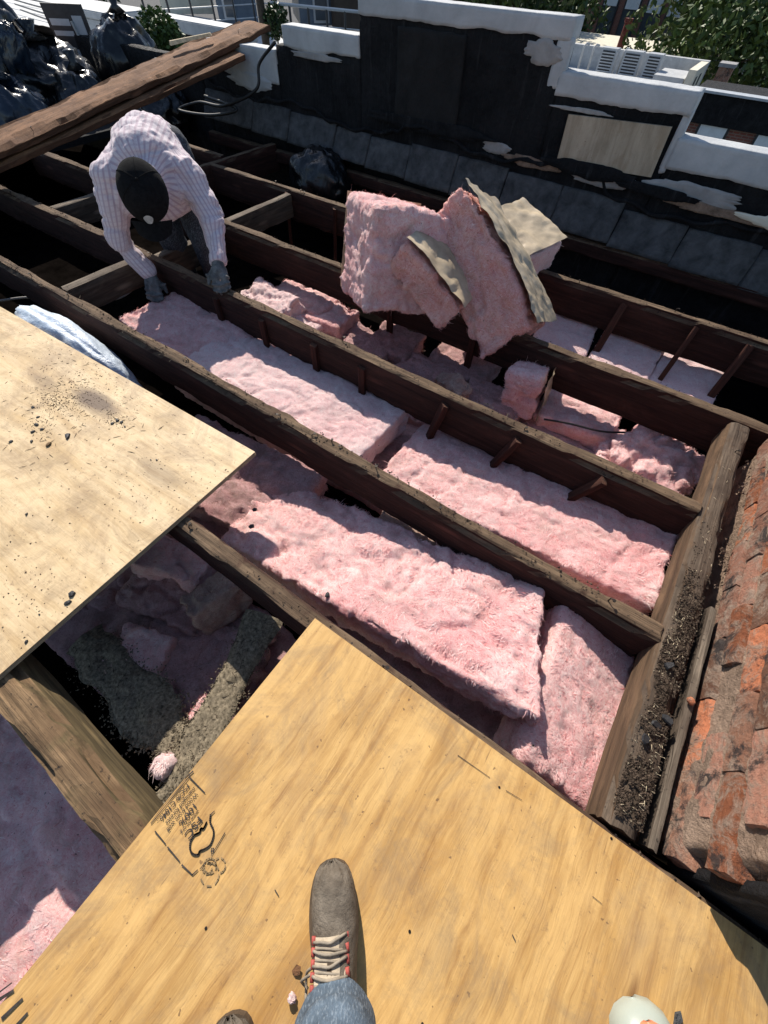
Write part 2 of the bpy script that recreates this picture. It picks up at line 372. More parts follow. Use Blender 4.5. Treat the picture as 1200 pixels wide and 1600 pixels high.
def brickwall_mat():
    n = N('running_bond_brick')
    b = n.n('ShaderNodeTexBrick'); b.inputs['Scale'].default_value = 1
    b.inputs['Brick Width'].default_value = .22; b.inputs['Row Height'].default_value = .075; b.inputs['Mortar Size'].default_value = .012
    b.inputs[1].default_value = (.24, .075, .05, 1); b.inputs[2].default_value = (.17, .055, .04, 1); b.inputs[3].default_value = (.22, .17, .14, 1)
    n.l(n.coord(rot=(R(90), 0, 0)), b.inputs[0])
    n.col(n.mix(n.math('MULTIPLY', n.fr(n.noise(n.coord(), 1.2, 6, .7), .4, .7), .4), b.outputs[0], (.11, .045, .035))); n.set(Roughness=.9)
    return n.m
M['wallbrick'] = brickwall_mat()

# ------------------------------------------------------------------ mesh helpers
def mk(name, V, F, mat, parent=None, smooth=False, loc=None, rot=None, mw=None, **props):
    me = bpy.data.meshes.new(name)
    V = np.asarray(V, float).reshape(-1, 3)
    me.from_pydata(V.tolist(), [], F if isinstance(F, list) else F.tolist())
    if smooth: me.polygons.foreach_set('use_smooth', [True]*len(me.polygons))
    me.update(); me.materials.append(M[mat] if isinstance(mat, str) else mat)
    o = bpy.data.objects.new(name, me); C.objects.link(o)
    if parent: o.parent = parent
    if loc is not None: o.location = loc
    if rot is not None: o.rotation_euler = rot
    if mw is not None: o.matrix_basis = mw
    for k, v in props.items(): o[k] = v
    return o
def tag(o, label, category, group=None):
    o['label'] = label; o['category'] = category
    if group: o['group'] = group
    return o
def thing(name, loc, label, category, group=None, rz=0):
    o = bpy.data.objects.new(name, None); o.empty_display_size = .1; C.objects.link(o)
    o.location = loc; o.rotation_euler = (0, 0, rz); return tag(o, label, category, group)
BOXF = [(0,3,2,1),(4,5,6,7),(0,1,5,4),(1,2,6,5),(2,3,7,6),(3,0,4,7)]
def box_v(x0, x1, y0, y1, z0, z1):
    return [(x0,y0,z0),(x1,y0,z0),(x1,y1,z0),(x0,y1,z0),(x0,y0,z1),(x1,y0,z1),(x1,y1,z1),(x0,y1,z1)]
def box(name, b, mat, parent=None, bev=0, **k):
    o = mk(name, box_v(*b), BOXF, mat, parent, **k)
    if bev:
        m = bmesh.new(); m.from_mesh(o.data); bmesh.ops.bevel(m, geom=m.edges[:], offset=bev, segments=2, affect='EDGES'); m.to_mesh(o.data); m.free()
    return o
class MB:
    def __init__(s): s.V = []; s.F = []
    def add(s, V, F):
        k = len(s.V); s.V += [tuple(v) for v in V]; s.F += [tuple(i+k for i in f) for f in F]; return s
    def box(s, *b): return s.add(box_v(*b), BOXF)
    def tube(s, pts, r, n=6, taper=None):
        pts = [Vector(p) for p in pts]; V = []; F = []
        for i, p in enumerate(pts):
            d = (pts[min(i+1, len(pts)-1)]-pts[max(i-1, 0)]).normalized()
            a = d.orthogonal().normalized() if i == 0 else (a-d*a.dot(d)).normalized()
            b = d.cross(a); rr = r if taper is None else r*taper[i]
            for k in range(n):
                t = 2*math.pi*k/n; V.append(p+(a*math.cos(t)+b*math.sin(t))*rr)
        for i in range(len(pts)-1):
            for k in range(n): F.append((i*n+k, i*n+(k+1)%n, (i+1)*n+(k+1)%n, (i+1)*n+k))
        F.append(tuple(range(n))[::-1]); F.append(tuple((len(pts)-1)*n+k for k in range(n)))
        return s.add(V, F)
    def lathe(s, prof, n=24, c=(0,0,0)):
        V = []; F = []
        for r, z in prof:
            for k in range(n): V.append((c[0]+r*math.cos(2*math.pi*k/n), c[1]+r*math.sin(2*math.pi*k/n), c[2]+z))
        for i in range(len(prof)-1):
            for k in range(n): F.append((i*n+k, i*n+(k+1)%n, (i+1)*n+(k+1)%n, (i+1)*n+k))
        F.append(tuple(range(n))[::-1]); F.append(tuple((len(prof)-1)*n+k for k in range(n)))
        return s.add(V, F)
    def build(s, name, mat, parent=None, smooth=False, **k): return mk(name, s.V, s.F, mat, parent, smooth, **k)
def curve(ctrl, n=40):
    """Catmull-Rom through the points"""
    P = [Vector(c) for c in ctrl]; P = [2*P[0]-P[1]]+P+[2*P[-1]-P[-2]]; out = []
    seg = len(P)-3
    for i in range(n+1):
        t = i/n*seg; k = min(int(t), seg-1); t -= k
        a, b, c, d = P[k:k+4]
        out.append(.5*((2*b)+(c-a)*t+(2*a-5*b+4*c-d)*t*t+(3*b-a-3*c+d)*t**3))
    return out

def beam(name, p0, p1, w, d, mat, label, seed=0, wear=.006, rough=.003, step=.035, parent=None, group=None, cat='joist', nails=0, twist=0.0):
    """a sawn timber: its top centre line runs p0 -> p1; chipped arrises, uneven faces, cracked ends"""
    p0 = Vector(p0); p1 = Vector(p1); L = (p1-p0).length; n = max(4, int(L/step))
    nx = 6; nz = 8; sec = []
    for k in range(nx): sec.append((-w/2+w*k/nx, 0.0))
    for k in range(nz): sec.append((w/2, -d*k/nz))
    for k in range(nx): sec.append((w/2-w*k/nx, -d))
    for k in range(nz): sec.append((-w/2, -d+d*k/nz))
    sec = np.array(sec); m = len(sec)
    xs = np.linspace(0, L, n+1)
    P = np.zeros((n+1, m, 3)); P[:, :, 0] = xs[:, None]; P[:, :, 1] = sec[None, :, 0]; P[:, :, 2] = sec[None, :, 1]
    P = P.reshape(-1, 3); Q = P+seed*3.7
    yn = P[:, 1]/(w/2); zn = (P[:, 2]+d/2)/(d/2)
    corner = np.clip(np.abs(yn)-.55, 0, 1)/.45*np.clip(np.abs(zn)-.7, 0, 1)/.3
    chip = np.clip(fbm(Q*np.array([7, 20, 20]), 4, seed)+.25, 0, 1.5)
    P[:, 1] -= np.sign(yn)*corner*(wear*.5+wear*2.2*chip)
    P[:, 2] -= np.sign(zn)*corner*(wear*.4+wear*1.8*chip)
    P[:, 1] += rough*fbm(Q*np.array([5, 30, 30]), 4, seed+5)*np.abs(yn)+.006*fbm(Q*np.array([.9, 0, 0]), 2, seed+9)
    P[:, 2] += rough*fbm(Q*np.array([6, 45, 10]), 4, seed+3)+.004*fbm(Q*np.array([1.1, 0, 0]), 2, seed+11)
    end = np.minimum(P[:, 0], L-P[:, 0]) < 1e-6
    P[end, 0] += .008*fbm(Q[end]*30, 3, seed+2)
    F = []
    for i in range(n):
        for k in range(m): F.append((i*m+k, (i+1)*m+k, (i+1)*m+(k+1)%m, i*m+(k+1)%m))
    F.append(tuple(range(m))); F.append(tuple(n*m+k for k in range(m))[::-1])
    dx = (p1-p0).normalized(); dy = Vector((0, 0, 1)).cross(dx).normalized(); dz = dx.cross(dy)
    mw = Matrix(((dx.x, dy.x, dz.x, p0.x), (dx.y, dy.y, dz.y, p0.y), (dx.z, dy.z, dz.z, p0.z), (0, 0, 0, 1)))
    o = mk(name, P, F, mat, parent, smooth=False, mw=mw)
    if label: tag(o, label, cat, group)
    rg = random.Random(seed+100)
    for i in range(nails):
        b = MB(); x = rg.uniform(.1, L-.1); y = rg.uniform(-.35, .35)*w; a = rg.uniform(0, 6.28); h = rg.uniform(.004, .02)
        p = Vector((x, y, -.01)); q = p+Vector((0, 0, .01+h)); e = q+Vector((math.cos(a), math.sin(a), .2))*rg.uniform(.005, .016)
        b.tube([p, q, e], .0022, 5); b.lathe([(.0055, -.001), (.0055, .0015)], 8, e); b.build('nail', 'steel', o)
    return o

def grains(name, pts, mat, parent, size=(.003, .009), seed=0, flat=.6, mw=None):
    """loose grit: one small tetra-like crumb at each point"""
    rg = np.random.RandomState(seed); n = len(pts); P = np.asarray(pts)
    T = np.array([(1, 0, -.35), (-.5, .87, -.35), (-.5, -.87, -.35), (.1, .1, .8)])
    s = rg.uniform(size[0], size[1], (n, 1, 1))*rg.uniform(.5, 1.5, (n, 1, 3))
    a = rg.uniform(0, 6.28, n); c, si = np.cos(a), np.sin(a)
    V = T[None]*s+rg.uniform(-.0015, .0015, (n, 4, 3)); V[:, :, 2] *= flat
    W = V.copy(); W[:, :, 0] = V[:, :, 0]*c[:, None]-V[:, :, 1]*si[:, None]; W[:, :, 1] = V[:, :, 0]*si[:, None]+V[:, :, 1]*c[:, None]
    W += P[:, None, :]
    k = np.arange(n)[:, None]*4
    F = np.concatenate([k+np.array([[0, 1, 3]]), k+np.array([[1, 2, 3]]), k+np.array([[2, 0, 3]]), k+np.array([[0, 2, 1]])])
    o = mk(name, W, F, mat, parent); o['kind'] = 'stuff'
    if mw: o.matrix_basis = mw
    return o

def splinters(name, pts, mat, parent, ln=(.01, .035), seed=0, w=.0012):
    rg = np.random.RandomState(seed); V = []; F = []
    for i, p in enumerate(pts):
        a = rg.uniform(0, 6.28); l = rg.uniform(*ln)/2; d = np.array([math.cos(a)*l, math.sin(a)*l, rg.uniform(-.15, .15)*l]); q = np.array([-math.sin(a)*w, math.cos(a)*w, 0])
        k = len(V); p = np.asarray(p)
        V += [p-d-q, p-d+q, p+d+q*.5, p+d-q*.5, p+np.array([0, 0, w*1.5])]; F += [(k, k+1, k+4), (k+1, k+2, k+4), (k+2, k+3, k+4), (k+3, k, k+4)]
    o = mk(name, V, F, mat, parent); o['kind'] = 'stuff'; return o

def grid_box(hx, hy, hz, step, r):
    """surface points of a rounded box with shared vertices: returns P, N, F"""
    nx, ny, nz = (max(3, int(round(2*h/step))) for h in (hx, hy, hz))
    vs = []; fs = []; k = 0
    def face(na, nb, fn):
        nonlocal k
        a = np.linspace(-1, 1, na+1); b = np.linspace(-1, 1, nb+1); A, B = np.meshgrid(a, b, indexing='ij')
        vs.append(fn(A.ravel(), B.ravel()))
        i = np.arange(na)[:, None]*(nb+1)+np.arange(nb)[None, :]
        i = i.ravel()+k; fs.append(np.stack([i, i+nb+1, i+nb+2, i+1], 1)); k += (na+1)*(nb+1)
    o = np.ones_like
    face(nx, ny, lambda a, b: np.stack([a*hx, b*hy, o(a)*hz], 1))
    face(ny, nx, lambda a, b: np.stack([b*hx, a*hy, -o(a)*hz], 1))
    face(ny, nz, lambda a, b: np.stack([o(a)*hx, a*hy, b*hz], 1))
    face(nz, ny, lambda a, b: np.stack([-o(a)*hx, b*hy, a*hz], 1))
    face(nz, nx, lambda a, b: np.stack([b*hx, o(a)*hy, a*hz], 1))
    face(nx, nz, lambda a, b: np.stack([a*hx, -o(a)*hy, b*hz], 1))
    V = np.concatenate(vs); F = np.concatenate(fs)
    key = np.round(V*1e5).astype(np.int64); _, idx, inv = np.unique(key, axis=0, return_index=True, return_inverse=True)
    V = V[idx]; F = inv.ravel()[F]
    h = np.array([hx, hy, hz]); inner = np.clip(V, -(h-r), h-r); d = V-inner
    Nn = d/np.maximum(np.linalg.norm(d, axis=1, keepdims=True), 1e-9)
    return inner+r*Nn, Nn, F

def wool(name, label, loc, size, rot=(0, 0, 0), mat='wool', amp=1.0, seed=0, step=.0095, shear=0.0, sag=0.0, fib=2500, group=None, parent=None,
         axes=None, lumps=1.0, fibmat='fibre', facing=None, rnd_=.22):
    """a torn batt of glass wool: rounded slab, matted folds, frayed edges and loose fibre"""
    h = np.array(size)/2; P, Nn, F = grid_box(*h, step, min(h)*rnd_)
    Q = P+seed*5.13
    wpos = Q+.05*np.stack([fbm(Q*9, 3, seed+1), fbm(Q*9, 3, seed+2), fbm(Q*9, 3, seed+3)], 1)
    disp = .015*lumps*fbm(wpos*5.5, 3, seed+4)-.020*lumps*np.clip(ridge(wpos*7, 2, seed+5)-.72, 0, 1)*3
    disp += .010*(ridge(wpos*np.array([13, 24, 20]), 3, seed+6)-.6)+.0055*fbm(Q*60, 3, seed+7, .7)+.006*(ridge(wpos*np.array([50, 120, 60]), 2, seed+8)-.6)
    side = np.clip(1-np.abs(Nn[:, 2])*1.6, 0, 1)
    disp += side*(.011*(ridge(wpos*np.array([4, 4, 34]), 3, seed+14)-.6)+.006*fbm(wpos*np.array([9, 9, 70]), 2, seed+15))
    disp -= .014*np.clip(ridge(wpos*np.array([3.5, 9, 5])+3, 2, seed+13)-.8, 0, 1)*3*lumps
    edge = (np.abs(P/h) > .86).sum(1) >= 2
    disp += edge*.010*fbm(Q*38, 3, seed+9)
    P2 = P+Nn*(disp*amp)[:, None]
    P2[:, 0] += shear*P[:, 1]
    P2[:, 2] -= sag*(P[:, 0]/h[0])**2
    o = mk(name, P2, F, mat, parent, smooth=True)
    if axes is None: o.location = loc; o.rotation_euler = rot
    else:
        ax, ay, az = axes; o.matrix_basis = Matrix(((ax.x, ay.x, az.x, loc[0]), (ax.y, ay.y, az.y, loc[1]), (ax.z, ay.z, az.z, loc[2]), (0, 0, 0, 1)))
    if label: tag(o, label, 'insulation', group)
    if fib:
        fib = int(fib*4.5); rg = np.random.RandomState(seed+50); fi = rg.randint(0, len(F), fib); c = P2[F[fi]].mean(1); nn = Nn[F[fi, 0]]
        th = 6.3*fbm(c*5+seed, 3, seed+60)+rg.normal(size=fib)*.45                     # wisps lie in locally combed swirls
        e1 = np.cross(nn, np.array([.3, .2, .93])+0*nn); e1 /= np.maximum(np.linalg.norm(e1, axis=1, keepdims=True), 1e-6); e2 = np.cross(nn, e1)
        t = e1*np.cos(th)[:, None]+e2*np.sin(th)[:, None]; b = np.cross(t, nn)
        ln = rg.uniform(.008, .024, (fib, 1))*np.where(rg.rand(fib, 1) < .03, 2.0, 1); w = rg.uniform(.00035, .0009, (fib, 1)); cu = rg.normal(size=(fib, 1))*.35
        A = c-nn*.0015; B1 = c+t*ln*.5+b*ln*cu*.25+nn*ln*.09; C1 = c+t*ln+b*ln*cu+nn*ln*rg.uniform(-.12, .14, (fib, 1))
        V = np.stack([A-b*w, A+b*w, B1+b*w, B1-b*w, C1+b*w*.3, C1-b*w*.3], 1).reshape(-1, 3)
        k = np.arange(fib)[:, None]*6
        FF = np.concatenate([k+np.array([[0, 1, 2, 3]]), k+np.array([[3, 2, 4, 5]])])
        f = mk('loose_fibres', V, FF, {'wool_clean': 'fibre_pale', 'wool': 'fibre', 'wool_torn': 'fibre'}.get(mat, 'fibre_dirty'), o); f['kind'] = 'stuff'
    if facing:                                   # paper glued to one face, a little larger and crinkled
        for (axis, sgn, over) in facing:
            a, b = [i for i in range(3) if i != axis]; na, nb = int(h[a]*2/.012), int(h[b]*2/.012)
            A, B = np.meshgrid(np.linspace(-1, 1, na+1), np.linspace(-1, 1, nb+1), indexing='ij')
            G = np.zeros((A.size, 3)); G[:, a] = A.ravel()*(h[a]+over); G[:, b] = B.ravel()*(h[b]+over)
            fold = .013*(np.abs(fbm(G*np.array([6, 9, 6])+seed, 2, seed+20))*1.6-.3)+.008*np.abs(fbm(G*np.array([22, 16, 20])+seed, 2, seed+22))+.0015*fbm(G*30, 2, seed+21)
            G[:, axis] = sgn*(h[axis]+.026+fold)
            if axis == 2: G[:, 2] -= sag*(G[:, 0]/h[0])**2
            i = (np.arange(na)[:, None]*(nb+1)+np.arange(nb)[None, :]).ravel()
            FF = np.stack([i, i+nb+1, i+nb+2, i+1], 1)
            G2 = G.copy(); G2[:, axis] -= sgn*.0012; nV = len(G)
            G[:, 0] += shear*G[:, 1]; G2[:, 0] += shear*G2[:, 1]
            mk('paper_facing', np.concatenate([G, G2]), np.concatenate([FF, FF[:, ::-1]+nV]), 'kraft', o, smooth=True)
    return o
def axes3(x, y):
    x = Vector(x).normalized(); z = x.cross(Vector(y)).normalized(); return x, z.cross(x).normalized(), z

def blob(name, c, rad, mat, seed=0, amp=.18, wr=.06, n=64, parent=None, flatten=.75, freq=1.0):
    """a filled plastic sack: soft mass, sharp pulled creases"""
    V = []; F = []
    th = np.linspace(0, math.pi, n//2+1); ph = np.linspace(0, 2*math.pi, n+1)[:-1]
    T, Pm = np.meshgrid(th, ph, indexing='ij'); D = np.stack([np.sin(T)*np.cos(Pm), np.sin(T)*np.sin(Pm), np.cos(T)], -1).reshape(-1, 3)
    Dw = D+.25*np.stack([fbm(D*2+seed, 2, seed+21), fbm(D*2+seed, 2, seed+22), fbm(D*2+seed, 2, seed+23)], 1)
    d = 1+amp*fbm(D*1.6*freq+seed, 3, seed)-wr*2.2*np.abs(fbm(Dw*np.array([2.4, 2.4, 1.0])*freq+seed, 2, seed+4))-wr*.5*np.abs(fbm(Dw*np.array([7, 7, 2.2])*freq+seed, 1, seed+5))
    P = D*d[:, None]*np.array(rad); P[:, 2] = np.where(P[:, 2] < -rad[2]*flatten, -rad[2]*flatten+(P[:, 2]+rad[2]*flatten)*.1, P[:, 2])
    for i in range(n//2):
        for k in range(n): F.append((i*n+k, (i+1)*n+k, (i+1)*n+(k+1)%n, i*n+(k+1)%n))
    return mk(name, P, F, mat, parent, smooth=True, loc=c)

def caps(pts, n=14):
    """chain of overlapping tapered capsules as one soup: [(p, r), (p, r), ...] lists"""
    b = MB()
    for chain in pts:
        for (p, r0), (q, r1) in zip(chain, chain[1:]):
            p = Vector(p); q = Vector(q); m = max(3, int((q-p).length/.02)); P = []; T = []
            L = (q-p).length; d = (q-p)/max(L, 1e-6)
            for i in range(-4, m+5):
                if i < 0: t = math.sin(i/4*math.pi/2); P.append(p+d*r0*t); T.append(max(.02, r0*math.cos(i/4*math.pi/2)))
                elif i > m: t = math.sin((i-m)/4*math.pi/2); P.append(q+d*r1*t); T.append(max(.004, r1*math.cos((i-m)/4*math.pi/2)))
                else: t = i/m; P.append(p+(q-p)*t); T.append(r0+(r1-r0)*t)
            b.tube(P, 1.0, n, taper=T)
    return b
def fuse(b, name, mat, voxel=.009, smooth_it=6, parent=None):
    """melt a soup of closed shells into one continuous skin"""
    o = mk(name+'_soup', b.V, b.F, mat)
    m = o.modifiers.new('r', 'REMESH'); m.mode = 'VOXEL'; m.voxel_size = voxel
    s = o.modifiers.new('s', 'SMOOTH'); s.iterations = smooth_it; s.factor = .5
    dg = bpy.context.evaluated_depsgraph_get(); me = bpy.data.meshes.new_from_object(o.evaluated_get(dg))
    V = np.array([v.co[:] for v in me.vertices]); F = [tuple(p.vertices) for p in me.polygons]
    Nn = np.array([v.normal[:] for v in me.vertices])
    bpy.data.objects.remove(o)
    return V, Nn, F

def text_mesh(s, size):
    cu = bpy.data.curves.new('t', 'FONT'); cu.body = s; cu.size = size; cu.offset = size*.010; o = bpy.data.objects.new('t', cu); C.objects.link(o)
    me = bpy.data.meshes.new_from_object(o.evaluated_get(bpy.context.evaluated_depsgraph_get()))
    V = [tuple(v.co) for v in me.vertices]; F = [tuple(p.vertices) for p in me.polygons]; bpy.data.objects.remove(o); return V, F

# ================================================================== the setting
def struct(o): o['kind'] = 'structure'; return o
struct(box('ground', (-400, 400, -400, 500, -11.6, -11.5), 'asphalt'))
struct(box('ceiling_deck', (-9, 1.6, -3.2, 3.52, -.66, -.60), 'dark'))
struct(box('roof_deck', (-12, -5.25, -3.2, 3.52, -.07, -.02), 'roofing'))
rb = struct(box('roof_deck', (.95, 4, -3.2, 3.52, -.30, -.21), 'roofing'))

# parapet wall with stepped copings
pw = thing('parapet_wall', (-1, 3.55, 0), 'black tarred parapet wall with stepped white copings beyond the joists', 'wall')
def pl(o): return o
def slab(name, x0, x1, y0, y1, z0, z1, mat, seed, parent, step=.045, amp=.008, loc=(-1, 3.55, 0), ragged=0.0):
    h = ((x1-x0)/2, (y1-y0)/2, (z1-z0)/2)
    P, Nn, F = grid_box(*h, step, min(.005, min(h)*.4)); Q = P+seed*4.1
    P = P+Nn*(amp*fbm(Q*5, 4, seed)+amp*.5*fbm(Q*24, 3, seed+3))[:, None]
    if ragged:
        bt = np.clip(-P[:, 2]/h[2], 0, 1); P[:, 2] += bt*ragged*(fbm(np.stack([Q[:, 0]*6, Q[:, 0]*0, Q[:, 0]*0], 1), 4, seed+7)+.1*fbm(Q*40, 2, seed))
    P += np.array([(x0+x1)/2-loc[0], (y0+y1)/2-loc[1], (z0+z1)/2-loc[2]])
    return mk(name, P, F, mat, parent, smooth=True)
for (x0, x1, zt, sd) in ((-7.5, -4.625, .42, 6), (-4.62, -3.6, .50, 1), (-3.6, -2.73, .61, 2), (-2.73, -1.19, .83, 3), (-1.19, -.405, .62, 4), (-.405, 3.5, .42, 5)):
    slab('tarred_face', x0+.001*sd, x1, 3.55, 3.66, -1.2, zt, 'tar', sd, pw, .05, .010)
for (x0, x1, z0, z1, sd, y0) in ((-4.45, -3.61, .38, .575, 11, 3.543), (-3.50, -2.735, .60, .72, 12, 3.542), (-2.735, -1.18, .815, .91, 13, 3.541), (-1.20, -.39, .60, .705, 14, 3.542), (-.40, 3.5, .375, .52, 15, 3.541)):
    slab('coping', x0, x1, y0, 3.68, z0, z1, 'white', sd, pw, .02, .004, ragged=.016)
slab('coping_drip', -1.26, -1.17, 3.545, 3.60, .62, .83, 'white', 21, pw, .02, .01, ragged=.05)
slab('coping_drip', -.43, -.385, 3.546, 3.65, .36, .63, 'white', 22, pw, .02, .006, ragged=.05)
slab('tar_patch', -2.39, -1.86, 3.53, 3.56, .35, .79, 'roofing', 23, pw, .02, .012)
o = box('plywood_patch', (-.115, .115, -.305, .305, -.008, .008), 'ply_grey', pw); o.matrix_basis = Matrix.Translation((.245, -.022, .43)) @ Matrix(((0, 1, 0, 0), (0, 0, -1, 0), (-1, 0, 0, 0), (0, 0, 0, 1))) @ Matrix.Rotation(R(2.5), 4, 'Z')
def splat(name, x, z, rx, rz_, mat, seed, y=3.545, t=.005):
    n = 64; g = np.linspace(0, 2*math.pi, n+1)[:-1]; r_ = 1+.55*fbm(np.stack([np.cos(g)*1.6, np.sin(g)*1.6, 0*g+seed], 1), 4, seed)
    V = []
    for (k, yy) in ((1, 0), (.985, -t), (.6, -t), (.25, -t)):
        for i in range(n): V.append((x+1+math.cos(g[i])*rx*r_[i]*k, y-3.55+yy, z+math.sin(g[i])*rz_*r_[i]*k))
    F = [(q*n+i, q*n+(i+1) % n, (q+1)*n+(i+1) % n, (q+1)*n+i) for q in range(3) for i in range(n)]+[tuple(3*n+i for i in range(n))]
    return mk(name, V, F, mat, pw, True)
splat('plaster_scar', -1.33, .765, .12, .05, 'stone', 1); splat('plaster_scar', -1.52, .30, .12, .035, 'stone', 3); splat('plaster_scar', -1.25, .26, .20, .03, 'mortar', 4)
splat('plaster_scar', -.70, .27, .22, .04, 'stone', 5, 3.53); splat('plaster_scar', -.15, .30, .30, .05, 'stone', 6, 3.53); splat('plaster_scar', .35, .25, .22, .035, 'cream', 7, 3.52); splat('plaster_scar', .0, .24, .35, .03, 'mortar', 8, 3.525)
splat('tar_smear', -.80, .30, .30, .045, 'tar', 9, 3.515); splat('tar_smear', -.35, .27, .25, .03, 'tar', 10, 3.51); splat('plaster_scar', -3.15, .58, .25, .02, 'stone', 11); splat('tar_smear', -2.1, .33, .5, .04, 'tar', 12, 3.53); splat('plaster_scar', -1.0, .555, .2, .012, 'stone', 13, 3.54); splat('plaster_scar', -4.0, .36, .25, .06, 'white', 14); splat('plaster_scar', -4.9, .36, .10, .08, 'white', 15)
xs = [-4.6, -3.95, -3.5, -2.98, -2.62, -2.22, -1.8, -1.38, -.96, -.52, -.1, .33, .8, 1.3, 1.8]
for i in range(len(xs)-1):
    xa, xb = xs[i], xs[i+1]; zt = .25-.0125*i+rnd.uniform(-.008, .008)+(.03 if 5 <= i <= 8 else 0); zb = .06-.012*i
    P, Nn, F = grid_box((xb-xa)/2-.0015, .012, (zt-zb)/2, .02, .004)
    P = P+Nn*(.006*fbm(P*9+i*3, 4, i))[:, None]; P[:, 1] -= .05*np.clip(-P[:, 2]/((zt-zb)/2), -1, 1)
    P += np.array([(xa+xb)/2+1, -.055+rnd.uniform(-.004, .002), (zt+zb)/2])
    mk('flashing_sheet', P, F, 'felt', pw, smooth=True)
mk('tar_ridge', *(lambda b: (b.V, b.F))(MB().tube([(x+1, -.02+.01*math.sin(x*9), .285-.028*(x+4.6)*.8+.03*math.sin(x*5)+.012*math.sin(x*23)+(.055 if -2.3 < x < -.7 else 0)) for x in np.linspace(-4.6, 1.8, 120)], .014, 8, taper=[.5+.5*abs(math.sin(i*1.7)+.3*math.sin(i*.6)) for i in range(120)])), 'tar', pw, smooth=True)

# ------------------------------------------------------------------ timbers
J = {}
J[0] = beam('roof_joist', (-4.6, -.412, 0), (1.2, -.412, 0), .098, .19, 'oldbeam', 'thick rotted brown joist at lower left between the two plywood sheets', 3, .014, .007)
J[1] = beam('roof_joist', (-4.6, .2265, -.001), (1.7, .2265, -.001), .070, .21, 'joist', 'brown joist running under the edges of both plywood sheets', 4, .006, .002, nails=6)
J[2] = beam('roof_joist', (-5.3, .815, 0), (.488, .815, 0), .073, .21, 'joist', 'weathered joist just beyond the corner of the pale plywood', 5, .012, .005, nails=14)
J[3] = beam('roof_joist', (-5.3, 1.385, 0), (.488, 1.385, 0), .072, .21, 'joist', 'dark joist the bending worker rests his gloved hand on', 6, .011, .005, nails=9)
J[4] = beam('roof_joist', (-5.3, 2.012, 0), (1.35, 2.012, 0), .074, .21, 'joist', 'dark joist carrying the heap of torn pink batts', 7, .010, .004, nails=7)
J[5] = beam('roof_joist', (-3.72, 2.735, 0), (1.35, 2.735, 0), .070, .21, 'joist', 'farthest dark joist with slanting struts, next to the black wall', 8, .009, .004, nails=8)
beam('roof_joist', (-5.3, 2.93, .0), (-3.80, 2.93, .0), .07, .2, 'joist', 'short joist end butting the cross timber near the black wall', 9)
beam('header_beam', (.5325, .268, .001), (.5325, 1.968, .001), .086, .14, 'header', 'grit-covered header timber beside the broken brick chimney', 10, .012, .006, cat='beam', nails=3)
beam('header_beam', (-3.76, 2.06, .0), (-3.70, 3.46, .0), .062, .2, 'joist', 'thin cross timber reaching the foot of the black wall', 11, cat='beam')
beam('wall_plate', (-4.6, 3.47, -.04), (1.35, 3.47, -.06), .07, .09, 'joist', 'shaded timber plate along the foot of the black wall', 12, cat='beam')
beam('nailer_strip', (.607, .275, -.012), (.607, 1.0, -.006), .024, .05, 'grey_wood', 'narrow grey strip of wood between header timber and bricks', 13, .003, .002, cat='strip')
beam('blocking', (-2.80, .852, -.012), (-2.80, 1.348, -.012), .07, .15, 'grey_wood', 'short grey block bridging joists beside the white plastic sack', 14, .004, cat='blocking')
beam('blocking', (-2.80, 1.424, -.05), (-2.80, 1.97, -.05), .07, .15, 'grey_wood', "short grey block bridging joists behind the worker's legs", 15, .004, cat='blocking')
beam('blocking', (-2.80, 2.052, -.02), (-2.80, 2.69, -.02), .065, .15, 'grey_wood', 'short grey block bridging the two joists right of the worker', 16, .004, cat='blocking')
beam('blocking', (-3.91, 1.424, -.012), (-3.91, 1.97, -.012), .07, .15, 'grey_wood', 'short grey block bridging joists left of the worker', 17, .004, cat='blocking')
# hangers nailed to joists (parts of their joist, in joist space: x from its left end)
def strut(j, x, ytop, ztop, ybot, zbot, w=.035, t=.025, seed=0, lean=0.0):
    o = beam('hanger_strut', (x, ytop, ztop), (x+lean, ybot, zbot), w, t, 'strut', None, seed, .002, .0015, parent=J[j]); return o
for i, (px, py) in enumerate(((335, 470), (405, 505), (485, 545), (560, 580))):
    p = at(px, py, -.06); strut(3, p.x+5.3, -.055, -.05, -.06, -.42, .04, .022, 30+i)
for i, (px, py, ln) in enumerate(((690, 632, .05), (805, 685, .09), (940, 745, .13))):
    p = at(px, py, -.03); strut(3, p.x+5.3, -.052, -.03, -.10, -.30, .042, .03, 35+i, -ln)
for i, (px, py) in enumerate(((980, 470), (1093, 505), (1176, 532), (470, 290), (535, 318))):
    p = at(px, py, -.02); strut(5, p.x+3.72, -.045, -.02, -.28 if i < 3 else -.06, -.42, .04 if i != 1 else .028, .025, 40+i, -.02)
for i, (px, py) in enumerate(((560, 505), (700, 560))):
    p = at(px, py, -.06); strut(4, p.x+5.3, -.055, -.05, -.06, -.4, .04, .022, 50+i)

